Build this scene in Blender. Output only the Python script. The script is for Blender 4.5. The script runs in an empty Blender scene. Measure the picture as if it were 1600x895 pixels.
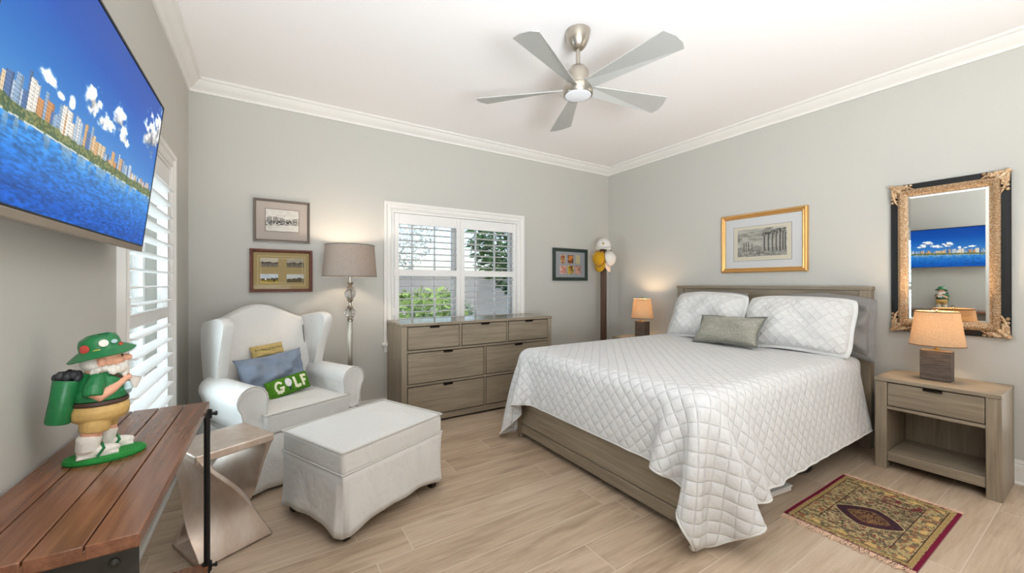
import bpy, bmesh, math, random
import numpy as np
from mathutils import Vector, Matrix, noise as mnoise
C = bpy.context.scene
COL = C.collection
R = math.radians
random.seed(7)

# ------------------------------------------------------------------ camera, world, light, exposure
cam = bpy.data.objects.new('camera', bpy.data.cameras.new('camera')); COL.objects.link(cam)
cam.location = (0, 0, 1.25)
cam.rotation_euler = (R(90), 0, R(-32.134))
cam.data.sensor_width = 36; cam.data.lens = 610.4 / 1600 * 36
cam.data.shift_y = -4.53 / 1600
cam.data.clip_start = .02
C.camera = cam
C.view_settings.view_transform = 'Standard'; C.view_settings.look = 'None'
C.view_settings.gamma = 1; C.view_settings.use_curve_mapping = False
C.view_settings.exposure = 0.26
C.cycles.use_denoising = True
C.cycles.max_bounces = 10; C.cycles.diffuse_bounces = 6; C.cycles.glossy_bounces = 4
C.cycles.transmission_bounces = 8; C.cycles.transparent_max_bounces = 16
C.cycles.caustics_reflective = False; C.cycles.caustics_refractive = False
C.cycles.sample_clamp_indirect = 4
W_ = bpy.data.worlds.new('sky'); C.world = W_; W_.use_nodes = True
nt = W_.node_tree
sk = nt.nodes.new('ShaderNodeTexSky'); sk.sky_type = 'NISHITA'; sk.sun_disc = False
sk.sun_elevation = R(48); sk.sun_rotation = R(200); sk.dust_density = 2.5
bg = nt.nodes['Background']; bg.inputs[1].default_value = .34
nt.links.new(sk.outputs[0], bg.inputs[0])

def area(name, loc, rot, sx, sy, power, col, spread=180):
    l = bpy.data.lights.new(name, 'AREA'); l.shape = 'RECTANGLE'; l.size = sx; l.size_y = sy
    l.energy = power; l.color = col; l.spread = R(spread)
    o = bpy.data.objects.new(name, l); COL.objects.link(o); o.location = loc; o.rotation_euler = rot
    return o
def point(name, loc, power, col, rad):
    l = bpy.data.lights.new(name, 'POINT'); l.energy = power; l.color = col; l.shadow_soft_size = rad
    o = bpy.data.objects.new(name, l); COL.objects.link(o); o.location = loc
    return o
# daylight outside the side window, an unseen fill added on the closed right wall, and an added fill aimed at the ceiling behind the camera
area('side_daylight', (-2.0, 2.5, 1.5), (R(90), 0, R(-90)), 4.0, 3.0, 230, (.78, .92, 1))
area('right_wall_fill', (3.94, -.5, 1.3), (R(90), 0, R(90)), 1.6, 1.9, 12, (.97, .99, 1))
area('ceiling_bounce_fill', (.1, -1.5, .9), (R(146), 0, R(-28)), 1.2, 1.1, 150, (.89, .955, 1), 130)

# ------------------------------------------------------------------ helpers
def lin(c):
    c = np.asarray(c, float)
    if c.max() > 1.0: c = c / 255.0
    return np.where(c <= .04045, c / 12.92, ((c + .055) / 1.055) ** 2.4)
def rgba(c): return tuple(float(v) for v in lin(c)) + (1.0,)

class MB:
    def __init__(s): s.v = []; s.f = []; s.uv = None
    def add(s, vs, fs):
        n = len(s.v); s.v += [tuple(map(float, p)) for p in vs]; s.f += [tuple(i + n for i in f) for f in fs]; return s
    def bx(s, x0, x1, y0, y1, z0, z1):
        return s.add([(x0,y0,z0),(x1,y0,z0),(x1,y1,z0),(x0,y1,z0),(x0,y0,z1),(x1,y0,z1),(x1,y1,z1),(x0,y1,z1)],
                     [(0,3,2,1),(4,5,6,7),(0,1,5,4),(1,2,6,5),(2,3,7,6),(3,0,4,7)])
    def lathe(s, prof, n=32, c=(0,0,0), M=None, sx=1, sy=1):
        vs = []; fs = []
        for r, z in prof:
            for k in range(n):
                a = 2 * math.pi * k / n
                p = Vector((r * math.cos(a) * sx, r * math.sin(a) * sy, z))
                if M: p = M @ p
                vs.append(tuple(p + Vector(c)))
        m = len(prof)
        for i in range(m - 1):
            for k in range(n):
                a, b = i * n + k, i * n + (k + 1) % n
                fs.append((a, b, b + n, a + n))
        if prof[0][0] > 1e-5: fs.append(tuple(range(n))[::-1])
        if prof[-1][0] > 1e-5: fs.append(tuple((m - 1) * n + k for k in range(n)))
        return s.add(vs, fs)
    def ell(s, c, r, n=20, M=None):
        prof = [(max(1e-4, math.sin(math.pi * i / 12)), -math.cos(math.pi * i / 12)) for i in range(13)]
        M2 = (M.to_3x3() if M else Matrix.Identity(3)) @ Matrix.Diagonal(Vector(r))
        return s.lathe(prof, n, c, M2)
    def tube(s, pts, r, n=10, cap=True):
        pts = [Vector(p) for p in pts]
        rs = r if isinstance(r, (list, tuple)) else [r] * len(pts)
        vs = []; fs = []; up = None
        for i, p in enumerate(pts):
            t = (pts[min(i + 1, len(pts) - 1)] - pts[max(i - 1, 0)]).normalized()
            if up is None: up = Vector((0,0,1)) if abs(t.z) < .9 else Vector((1,0,0))
            a = t.cross(up).normalized(); b = a.cross(t).normalized(); up = b
            for k in range(n):
                w = 2 * math.pi * k / n
                vs.append(p + a * math.cos(w) * rs[i] + b * math.sin(w) * rs[i])
        for i in range(len(pts) - 1):
            for k in range(n):
                q, w = i * n + k, i * n + (k + 1) % n
                fs.append((q, w, w + n, q + n))
        if cap: fs.append(tuple(range(n))[::-1]); fs.append(tuple((len(pts) - 1) * n + k for k in range(n)))
        return s.add(vs, fs)
    def prism(s, pts, ax, a, b):
        """outline in the two other axes, extruded along ax from a to b"""
        def P(u, v, w): return {0: (w, u, v), 1: (u, w, v), 2: (u, v, w)}[ax]
        n = len(pts)
        return s.add([P(u, v, a) for u, v in pts] + [P(u, v, b) for u, v in pts],
                     [tuple(range(n))[::-1], tuple(range(n, 2 * n))] + [(k, (k + 1) % n, n + (k + 1) % n, n + k) for k in range(n)])
    def grid(s, P, closed_u=False, closed_v=False):
        n, m = len(P), len(P[0]); vs = [tuple(p) for row in P for p in row]; fs = []
        for i in range(n if closed_u else n - 1):
            for j in range(m if closed_v else m - 1):
                a, b, c, d = i * m + j, ((i + 1) % n) * m + j, ((i + 1) % n) * m + (j + 1) % m, i * m + (j + 1) % m
                fs.append((a, b, c, d))
        return s.add(vs, fs)
    def build(s, name, mat, parent=None, loc=(0,0,0), rot=(0,0,0), smooth=40, bevel=0, sub=0, segs=2, fix=True):
        me = bpy.data.meshes.new(name); me.from_pydata(s.v, [], s.f); me.update()
        if fix:
            bm = bmesh.new(); bm.from_mesh(me); bmesh.ops.recalc_face_normals(bm, faces=bm.faces); bm.to_mesh(me); bm.free()
        o = bpy.data.objects.new(name, me); COL.objects.link(o)
        o.location = loc; o.rotation_euler = rot
        if parent: o.parent = parent
        if mat: me.materials.append(mat)
        if smooth:
            me.polygons.foreach_set('use_smooth', [True] * len(me.polygons)); me.set_sharp_from_angle(angle=R(smooth))
        if bevel:
            b = o.modifiers.new('bevel', 'BEVEL'); b.width = bevel; b.segments = segs; b.limit_method = 'ANGLE'; b.angle_limit = R(40)
            b.harden_normals = False
        if sub:
            b = o.modifiers.new('subdivision', 'SUBSURF'); b.levels = b.render_levels = sub
        return o

def box(name, mat, parent, x0, x1, y0, y1, z0, z1, bevel=.003, **k):
    return MB().bx(x0, x1, y0, y1, z0, z1).build(name, mat, parent, bevel=bevel, **k)
def tag(o, label=None, cat=None, group=None, kind=None):
    if label: o['label'] = label
    if cat: o['category'] = cat
    if group: o['group'] = group
    if kind: o['kind'] = kind
    return o
def thing(name, label, cat, loc=(0,0,0), rot=(0,0,0), group=None):
    o = bpy.data.objects.new(name, None); COL.objects.link(o); o.empty_display_size = .05
    o.location = loc; o.rotation_euler = rot if isinstance(rot, tuple) else (0, 0, rot)
    return tag(o, label, cat, group)
def dup(o, parent=None):
    c = o.copy(); COL.objects.link(c)
    if parent: c.parent = parent
    for ch in list(o.children): dup(ch, c)
    return c
def uvs(o, fn):
    """uv from a function of the vertex index"""
    l = o.data.uv_layers.new(name='UVMap')
    for lp in o.data.loops: l.data[lp.index].uv = fn(lp.vertex_index)

# ------------------------------------------------------------------ materials (all node based)
def mat(name):
    m = bpy.data.materials.new(name); m.use_nodes = True
    return m, m.node_tree, m.node_tree.nodes['Principled BSDF']
def N(t, kind, **kw):
    n = t.nodes.new('ShaderNode' + kind)
    for k, v in kw.items():
        if k in ('operation', 'blend_type', 'data_type', 'noise_dimensions', 'wave_type', 'bands_direction', 'wave_profile', 'feature', 'attribute_name', 'distance', 'mode', 'noise_type'): setattr(n, k, v)
        else: n.inputs[k].default_value = v
    return n
def L(t, a, b): t.links.new(a, b)
def ramp(t, fac, stops):
    r = t.nodes.new('ShaderNodeValToRGB'); e = r.color_ramp.elements
    while len(e) < len(stops): e.new(.5)
    for q, (p, c) in zip(e, stops): q.position = p; q.color = c
    L(t, fac, r.inputs[0]); return r
def coords(t, scale=(1,1,1), out='Object'):
    c = t.nodes.new('ShaderNodeTexCoord'); m = t.nodes.new('ShaderNodeMapping'); m.inputs['Scale'].default_value = scale
    L(t, c.outputs[out], m.inputs[0]); return m.outputs[0]
def bump(t, p, h, strength, dist=.002):
    b = N(t, 'Bump', Strength=strength, Distance=dist); L(t, h, b.inputs['Height']); L(t, b.outputs[0], p.inputs['Normal']); return b
def plain(name, c, rough=.5, metal=0, nscale=0, nbump=.1, var=.06, spec=.5, **kw):
    m, t, p = mat(name)
    p.inputs['Roughness'].default_value = rough; p.inputs['Metallic'].default_value = metal
    p.inputs['Specular IOR Level'].default_value = spec
    n = N(t, 'TexNoise', Scale=nscale or 6, Detail=3); L(t, coords(t), n.inputs['Vector'])
    c = lin(c); a = rgba0(c * (1 - var)); b = rgba0(np.minimum(1, c * (1 + var)))
    L(t, ramp(t, n.outputs[0], [(.3, a), (.7, b)]).outputs[0], p.inputs['Base Color'])
    if nscale: bump(t, p, n.outputs[0], nbump)
    for k, v in kw.items(): p.inputs[k.replace('_', ' ')].default_value = v
    return m
def rgba0(c): return tuple(float(v) for v in c) + (1.0,)
def wood(name, ca, cb, axis=0, rough=.45, scale=1.0, knots=False):
    m, t, p = mat(name); p.inputs['Roughness'].default_value = rough
    sc = [16 * scale] * 3; sc[axis] = 1.1 * scale
    v = coords(t, tuple(sc))
    n1 = N(t, 'TexNoise', Scale=1.6, Detail=5, Roughness=.62, Distortion=.6); L(t, v, n1.inputs['Vector'])
    sc2 = [120 * scale] * 3; sc2[axis] = 3 * scale
    n2 = N(t, 'TexNoise', Scale=1, Detail=3, Roughness=.6); L(t, coords(t, tuple(sc2)), n2.inputs['Vector'])
    mx = N(t, 'Mix', data_type='FLOAT'); mx.inputs[0].default_value = .38
    L(t, n1.outputs[0], mx.inputs[2]); L(t, n2.outputs[0], mx.inputs[3])
    L(t, ramp(t, mx.outputs[0], [(.30, rgba(ca)), (.68, rgba(cb))]).outputs[0], p.inputs['Base Color'])
    bump(t, p, mx.outputs[0], .18, .001)
    return m
def fabric(name, c, weave=900, rough=.9, var=.05, wrinkle=0.0, wscale=5, bstr=.25, heather=None):
    m, t, p = mat(name); p.inputs['Roughness'].default_value = rough; p.inputs['Specular IOR Level'].default_value = .2
    p.inputs['Sheen Weight'].default_value = .15
    v = coords(t)
    a = N(t, 'TexNoise', Scale=weave / 6, Detail=2); L(t, v, a.inputs['Vector'])
    b = N(t, 'TexNoise', Scale=wscale, Detail=3, Distortion=.4); L(t, v, b.inputs['Vector'])
    c = lin(c); lo, hi = (c * (1 - var), np.minimum(1, c * (1 + var))) if heather is None else (lin(heather[0]), lin(heather[1]))
    L(t, ramp(t, a.outputs[0], [(.35, rgba0(lo)), (.65, rgba0(hi))]).outputs[0], p.inputs['Base Color'])
    b1 = N(t, 'Bump', Strength=bstr, Distance=.001); L(t, a.outputs[0], b1.inputs['Height'])
    if wrinkle:
        b2 = N(t, 'Bump', Strength=wrinkle, Distance=.03); L(t, b.outputs[0], b2.inputs['Height'])
        L(t, b1.outputs[0], b2.inputs['Normal']); L(t, b2.outputs[0], p.inputs['Normal'])
    else: L(t, b1.outputs[0], p.inputs['Normal'])
    return m
def quilted(name, c, period=.056, strength=.9):
    """white quilted cotton: stitched diamonds over the cloth's own uv in metres"""
    m, t, p = mat(name); p.inputs['Roughness'].default_value = .85; p.inputs['Specular IOR Level'].default_value = .2
    p.inputs['Sheen Weight'].default_value = .2
    uv = t.nodes.new('ShaderNodeTexCoord'); s = t.nodes.new('ShaderNodeSeparateXYZ'); L(t, uv.outputs['UV'], s.inputs[0])
    hs = []
    for op in ('ADD', 'SUBTRACT'):
        a = N(t, 'Math', operation=op); L(t, s.outputs[0], a.inputs[0]); L(t, s.outputs[1], a.inputs[1])
        b = N(t, 'Math', operation='MULTIPLY'); L(t, a.outputs[0], b.inputs[0]); b.inputs[1].default_value = math.pi / (period * 1.414)
        d = N(t, 'Math', operation='SINE'); L(t, b.outputs[0], d.inputs[0])
        e = N(t, 'Math', operation='ABSOLUTE'); L(t, d.outputs[0], e.inputs[0])
        q = N(t, 'Math', operation='POWER'); L(t, e.outputs[0], q.inputs[0]); q.inputs[1].default_value = .36
        hs.append(q)
    mm = N(t, 'Math', operation='MULTIPLY'); L(t, hs[0].outputs[0], mm.inputs[0]); L(t, hs[1].outputs[0], mm.inputs[1])
    n = N(t, 'TexNoise', Scale=70, Detail=3); L(t, uv.outputs['UV'], n.inputs['Vector'])
    ad = N(t, 'Math', operation='MULTIPLY_ADD'); L(t, n.outputs[0], ad.inputs[0]); ad.inputs[1].default_value = .35; L(t, mm.outputs[0], ad.inputs[2])
    bump(t, p, ad.outputs[0], strength, .0085)
    p.inputs['Base Color'].default_value = rgba(c)
    return m
def painted_mat(name, rough=.6, emit=0, bumpy=0, spec=.4):
    m, t, p = mat(name); p.inputs['Roughness'].default_value = rough; p.inputs['Specular IOR Level'].default_value = spec
    a = N(t, 'Attribute', ) ; a.attribute_name = 'Col'
    if emit:
        p.inputs['Base Color'].default_value = (.01, .01, .012, 1)
        L(t, a.outputs[0], p.inputs['Emission Color']); p.inputs['Emission Strength'].default_value = emit
    else: L(t, a.outputs[0], p.inputs['Base Color'])
    if bumpy:
        n = N(t, 'TexNoise', Scale=260, Detail=2); L(t, coords(t), n.inputs['Vector']); bump(t, p, n.outputs[0], bumpy, .004)
    return m
def glass(name, tint=(1,1,1), refl=.12):
    m = bpy.data.materials.new(name); m.use_nodes = True; t = m.node_tree; t.nodes.clear()
    o = t.nodes.new('ShaderNodeOutputMaterial'); tr = N(t, 'BsdfTransparent'); tr.inputs[0].default_value = tuple(tint) + (1,)
    g = N(t, 'BsdfGlossy', Roughness=.02); fr = N(t, 'Fresnel', IOR=1.45); k = N(t, 'Math', operation='MULTIPLY'); k.inputs[1].default_value = refl * 8
    mx = t.nodes.new('ShaderNodeMixShader'); L(t, fr.outputs[0], k.inputs[0]); L(t, k.outputs[0], mx.inputs[0])
    L(t, tr.outputs[0], mx.inputs[1]); L(t, g.outputs[0], mx.inputs[2]); L(t, mx.outputs[0], o.inputs[0]); return m
def shade_cloth(name, c, trans=.5):
    m = bpy.data.materials.new(name); m.use_nodes = True; t = m.node_tree; t.nodes.clear()
    o = t.nodes.new('ShaderNodeOutputMaterial'); d = N(t, 'BsdfDiffuse'); tl = N(t, 'BsdfTranslucent'); mx = N(t, 'MixShader'); mx.inputs[0].default_value = trans
    v = coords(t); a = N(t, 'TexNoise', Scale=220, Detail=3); L(t, coords(t, (1, 1, 3)), a.inputs['Vector'])
    b = N(t, 'TexNoise', Scale=220, Detail=3); L(t, coords(t, (3, 3, .6)), b.inputs['Vector'])
    ad = N(t, 'Math', operation='MULTIPLY_ADD'); L(t, a.outputs[0], ad.inputs[0]); ad.inputs[1].default_value = .5
    hb = N(t, 'Math', operation='MULTIPLY'); L(t, b.outputs[0], hb.inputs[0]); hb.inputs[1].default_value = .5; L(t, hb.outputs[0], ad.inputs[2])
    c = lin(c); r = ramp(t, ad.outputs[0], [(.38, rgba0(c * .68)), (.62, rgba0(np.minimum(1, c * 1.15)))])
    L(t, r.outputs[0], d.inputs[0]); L(t, r.outputs[0], tl.inputs[0])
    L(t, d.outputs[0], mx.inputs[1]); L(t, tl.outputs[0], mx.inputs[2]); L(t, mx.outputs[0], o.inputs[0]); return m

M = dict(
    wall=plain('wall_paint', (193, 191, 184), .75, nscale=180, nbump=.03, var=.008),
    ceil=plain('ceiling_paint', (246, 243, 242), .85, nscale=120, nbump=.03, var=.006),
    trim=plain('white_trim_paint', (230, 227, 222), .4, var=.006),
    shutter=plain('white_shutter_paint', (232, 230, 227), .4, var=.006),
    white_cloth=fabric('white_slipcover_cotton', (218, 216, 212), wrinkle=.75, wscale=5, var=.015, bstr=.08),
    piping=fabric('shade_toned_white_piping', (198, 194, 187)),  # slipcover white darkened: the shadow lines along the piping are put into its colour
    quilt=quilted('white_quilted_cotton', (212, 211, 210)),
    sham=quilted('white_quilted_sham_cotton', (218, 217, 215), .05, .75),
    blue=fabric('dusty_blue_cotton', (128, 140, 157), wrinkle=.3, wscale=12),
    grey_linen=fabric('grey_linen', (146, 144, 132), heather=((134, 131, 119), (170, 167, 154)), wrinkle=.2, wscale=14, bstr=.6),
    grey_edge=fabric('dark_grey_linen_edge', (112, 112, 104)),
    grey_satin=fabric('grey_satin', (134, 131, 128), rough=.45, wrinkle=.4, wscale=9),
    gold=fabric('mustard_gold_linen', (186, 164, 106), wrinkle=.2, wscale=25),
    mattress=fabric('white_mattress_ticking', (225, 224, 222)),
    oak_x=wood('greyed_oak_along_x', (112, 99, 82), (158, 144, 124), 0),
    oak_y=wood('greyed_oak_along_y', (112, 99, 82), (158, 144, 124), 1),
    oak_z=wood('greyed_oak_along_z', (112, 99, 82), (158, 144, 124), 2),
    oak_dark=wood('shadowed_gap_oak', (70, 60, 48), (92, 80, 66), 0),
    table_wood=wood('dark_brown_plank_wood', (78, 46, 31), (144, 96, 68), 1, rough=.22, scale=.7),
    dark_metal=plain('dark_gunmetal', (62, 60, 56), .42, .7, nscale=30, nbump=.05, var=.15),
    black=plain('black_iron', (22, 22, 23), .45, .3),
    pull=plain('dark_bronze_pull', (58, 50, 42), .35, .8),
    nickel=plain('brushed_nickel', (186, 178, 166), .30, 1, var=.03),
    blade=plain('silver_fan_blade', (192, 193, 190), .42, .35, var=.02),
    lens=plain('frosted_white_lens', (236, 238, 242), .35, var=.005),
    crystal=None, mirror=plain('mirror_silver', (236, 238, 236), .0, 1, var=0),
    leaf_silver=None,
    dkbrown=wood('dark_brown_post', (58, 38, 26), (92, 62, 42), 2, rough=.4),
    leg=plain('dark_wood_foot', (44, 32, 24), .4),
    brass=plain('aged_brass', (190, 150, 80), .3, 1),
    slate=None, oak_top=wood('polished_greyed_oak', (112, 99, 82), (158, 144, 124), 0, rough=.2),
)
def slate():
    m, t, p = mat('ribbed_brown_slate'); p.inputs['Roughness'].default_value = .5
    n = N(t, 'TexNoise', Scale=1, Detail=4, Roughness=.7); L(t, coords(t, (14, 14, 330)), n.inputs['Vector'])
    L(t, ramp(t, n.outputs[0], [(.35, rgba((46, 38, 33))), (.66, rgba((112, 96, 84)))]).outputs[0], p.inputs['Base Color'])
    bump(t, p, n.outputs[0], .8, .003); return m
M['slate'] = slate()
def leafed():
    m, t, p = mat('champagne_silver_leaf'); p.inputs['Roughness'].default_value = .38; p.inputs['Metallic'].default_value = .7
    n = N(t, 'TexNoise', Scale=1.5, Detail=4, Roughness=.6); L(t, coords(t, (6, 6, 2.2)), n.inputs['Vector'])
    L(t, ramp(t, n.outputs[0], [(.3, rgba((198, 176, 158))), (.7, rgba((226, 216, 206)))]).outputs[0], p.inputs['Base Color'])
    k = N(t, 'TexNoise', Scale=40, Detail=4); L(t, coords(t, (1, 1, .35)), k.inputs['Vector'])
    L(t, ramp(t, k.outputs[0], [(.3, (.33,)*3 + (1,)), (.7, (.43,)*3 + (1,))]).outputs[0], p.inputs['Roughness'])
    bump(t, p, k.outputs[0], .03, .001); return m
M['leaf_silver'] = leafed()
def crystal():
    m, t, p = mat('clear_crystal'); p.inputs['Transmission Weight'].default_value = 1; p.inputs['Roughness'].default_value = 0.02
    p.inputs['IOR'].default_value = 1.45; return m
M['crystal'] = crystal()
def floor_mat():
    m, t, p = mat('wood_look_floor_tile'); p.inputs['Roughness'].default_value = .36
    tc = t.nodes.new('ShaderNodeTexCoord'); s = t.nodes.new('ShaderNodeSeparateXYZ'); L(t, tc.outputs['Object'], s.inputs[0])
    def m1(op, a, b=None, c=None):
        n = N(t, 'Math', operation=op)
        for i, x in enumerate((a, b, c)):
            if x is None: continue
            if isinstance(x, (int, float)): n.inputs[i].default_value = x
            else: L(t, x, n.inputs[i])
        return n.outputs[0]
    PW, PL = .2, 1.2
    ry = m1('DIVIDE', s.outputs[1], PW); row = m1('FLOOR', ry)
    wn = N(t, 'TexWhiteNoise', noise_dimensions='1D'); L(t, row, wn.inputs['W'])
    rx = m1('ADD', m1('DIVIDE', s.outputs[0], PL), m1('MULTIPLY', wn.outputs[0], 1.0)); colm = m1('FLOOR', rx)
    def edge(r, w):
        f = m1('FRACT', r); return m1('LESS_THAN', m1('MINIMUM', f, m1('SUBTRACT', 1.0, f)), w)
    ed = m1('MAXIMUM', edge(ry, .0022 / PW), edge(rx, .0022 / PL))
    idn = N(t, 'TexWhiteNoise', noise_dimensions='2D'); cb = t.nodes.new('ShaderNodeCombineXYZ'); L(t, row, cb.inputs[0]); L(t, colm, cb.inputs[1]); L(t, cb.outputs[0], idn.inputs['Vector'])
    v = t.nodes.new('ShaderNodeVectorMath'); v.operation = 'MULTIPLY_ADD'; L(t, idn.outputs['Color'], v.inputs[0]); v.inputs[1].default_value = (30, 30, 30); L(t, tc.outputs['Object'], v.inputs[2])
    mp = t.nodes.new('ShaderNodeMapping'); mp.inputs['Scale'].default_value = (1.3, 11, 1); L(t, v.outputs[0], mp.inputs[0])
    n1 = N(t, 'TexNoise', Scale=1.3, Detail=6, Roughness=.62, Distortion=1.1); L(t, mp.outputs[0], n1.inputs['Vector'])
    mp2 = t.nodes.new('ShaderNodeMapping'); mp2.inputs['Scale'].default_value = (5, 90, 1); L(t, v.outputs[0], mp2.inputs[0])
    n2 = N(t, 'TexNoise', Scale=1, Detail=3); L(t, mp2.outputs[0], n2.inputs['Vector'])
    g = m1('ADD', m1('MULTIPLY', n1.outputs[0], .72), m1('MULTIPLY', n2.outputs[0], .28))
    g2 = m1('ADD', g, m1('MULTIPLY', m1('SUBTRACT', idn.outputs[0], .5), .17))
    cr = ramp(t, g2, [(.28, rgba((146, 124, 102))), (.5, rgba((178, 156, 132))), (.74, rgba((200, 180, 158)))])
    mx = N(t, 'Mix', data_type='RGBA'); L(t, ed, mx.inputs[0]); L(t, cr.outputs[0], mx.inputs[6]); mx.inputs[7].default_value = rgba((200, 184, 166))
    L(t, mx.outputs[2], p.inputs['Base Color'])
    h = m1('SUBTRACT', m1('MULTIPLY', n2.outputs[0], .15), ed); bump(t, p, h, .25, .0015)
    return m
M['floor'] = floor_mat()

# ------------------------------------------------------------------ picture painting: colour stored on a fine grid
def painted(name, mt, parent, w, h, nx, ny, fn, loc=(0,0,0), rot=(0,0,0), depth=None):
    """flat picture in the local xz plane facing -y; fn(U, V) gives sRGB 0..1 arrays, V up"""
    u = np.linspace(0, 1, nx); v = np.linspace(0, 1, ny); U, V = np.meshgrid(u, v)
    rgb = lin(np.clip(fn(U, V), 0, 1))
    y = np.zeros_like(U) if depth is None else depth(U, V)
    P = np.stack([(U - .5) * w, y, (V - .5) * h], -1).reshape(-1, 3)
    idx = np.arange(nx * ny).reshape(ny, nx)
    F = np.stack([idx[:-1, :-1], idx[:-1, 1:], idx[1:, 1:], idx[1:, :-1]], -1).reshape(-1, 4)
    me = bpy.data.meshes.new(name)
    me.vertices.add(len(P)); me.vertices.foreach_set('co', P.ravel())
    me.loops.add(F.size); me.loops.foreach_set('vertex_index', F.ravel().astype(np.int32))
    me.polygons.add(len(F)); me.polygons.foreach_set('loop_start', np.arange(0, F.size, 4, dtype=np.int32))
    me.update(calc_edges=True); me.validate()
    at = me.color_attributes.new('Col', 'FLOAT_COLOR', 'POINT')
    at.data.foreach_set('color', np.concatenate([rgb.reshape(-1, 3), np.ones((len(P), 1))], 1).ravel().astype(np.float32))
    me.polygons.foreach_set('use_smooth', [True] * len(F))
    me.materials.append(mt)
    o = bpy.data.objects.new(name, me); COL.objects.link(o); o.parent = parent; o.location = loc; o.rotation_euler = rot
    return o
_rs = np.random.RandomState(11)
def vnoise(X, Y, seed=0):
    xi = np.floor(X).astype(int); yi = np.floor(Y).astype(int); fx = X - xi; fy = Y - yi
    fx = fx * fx * (3 - 2 * fx); fy = fy * fy * (3 - 2 * fy)
    def hsh(a, b):
        n = (a * 374761393 + b * 668265263 + seed * 1274126177) & 0x7fffffff
        n = ((n ^ (n >> 13)) * 1274126177) & 0x7fffffff
        return ((n ^ (n >> 16)) & 0xffff) / 65535.0
    a, b, c, d = hsh(xi, yi), hsh(xi + 1, yi), hsh(xi, yi + 1), hsh(xi + 1, yi + 1)
    return (a * (1 - fx) + b * fx) * (1 - fy) + (c * (1 - fx) + d * fx) * fy
def fbm(X, Y, seed=0, o=4):
    s = 0; a = .5
    for k in range(o): s = s + a * vnoise(X * 2 ** k, Y * 2 ** k, seed + k); a *= .5
    return s / (1 - .5 ** o)
def mixc(a, b, k): return a * (1 - k[..., None]) + np.asarray(b, float) * k[..., None]
def col(U, c): return np.ones(U.shape + (3,)) * (np.asarray(c, float) / 255)
def put(im, mask, c, k=1.0):
    mask = np.clip(mask.astype(float) * k, 0, 1); return im * (1 - mask[..., None]) + (np.asarray(c, float) / 255 if np.max(c) > 1 else np.asarray(c, float)) * mask[..., None]
def rect(U, V, x0, x1, y0, y1): return (U >= x0) & (U <= x1) & (V >= y0) & (V <= y1)

# ------------------------------------------------------------------ the room
XL, XR, YB, YR, H = -.507, 3.976, 3.84, -3.4, 2.82
def struct(name, o): o.name = name; return tag(o, kind='structure')
struct('floor', MB().bx(XL - .2, XR + .2, YR - .2, YB + .2, -.12, 0).build('floor', M['floor']))
struct('ceiling', MB().bx(XL - .2, XR + .2, YR - .2, YB + .2, H, H + .12).build('ceiling', M['ceil']))
def wall_holed(name, axis, a0, a1, t0, t1, hole):
    h0, h1, z0, z1 = hole; m = MB()
    for (p, q, r, s) in ((a0, h0, 0, H), (h1, a1, 0, H), (h0, h1, 0, z0), (h0, h1, z1, H)):
        if s - r < 1e-4: continue
        m.bx(p, q, t0, t1, r, s) if axis == 0 else m.bx(t0, t1, p, q, r, s)
    return struct(name, m.build(name, M['wall'], smooth=0, fix=False))
BW = (1.03, 2.49, .76, 1.965); LW = (2.235, 3.135, .34, 1.965)
wall_holed('wall_back', 0, XL - .2, XR + .2, YB, YB + .2, BW)
wall_holed('wall_left', 1, YR, YB, XL - .2, XL, LW)
struct('wall_right', MB().bx(XR, XR + .2, YR, YB, 0, H).build('wall_right', M['wall'], smooth=0))
struct('wall_rear', MB().bx(XL - .2, XR + .2, YR - .2, YR, 0, H).build('wall_rear', M['wall'], smooth=0))

CROWN = [(0, 2.722), (.012, 2.722), (.014, 2.738), (.022, 2.746), (.032, 2.752), (.048, 2.766), (.062, 2.784), (.070, 2.797), (.084, 2.800), (.088, 2.806), (.088, 2.819), (0, 2.819)]
BASE = [(0, .001), (.026, .001), (.025, .012), (.017, .02), (.016, .104), (.012, .109), (.014, .116), (.009, .124), (.011, .132), (.005, .145), (.004, .152), (0, .152)]
def run(prof, side):
    m = MB(); n = len(prof)
    def pt(d, z, e):
        if side == 'back': return ((XL + d) if e == 0 else (XR - d), YB - d, z)
        if side == 'left': return (XL + d, (YR + d) if e == 0 else (YB - d), z)
        if side == 'right': return (XR - d, (YR + d) if e == 0 else (YB - d), z)
    m.add([pt(d, z, 0) for d, z in prof] + [pt(d, z, 1) for d, z in prof],
          [tuple(range(n)), tuple(range(n, 2 * n))] + [(k, (k + 1) % n, n + (k + 1) % n, n + k) for k in range(n)])
    return m
for i, s in enumerate(('back', 'left', 'right')):
    struct('trim_%d' % (i + 1), run(CROWN, s).build('trim', M['trim'], smooth=25))
    struct('baseboard_' + s, run(BASE, s).build('baseboard', M['trim'], smooth=25))

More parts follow.
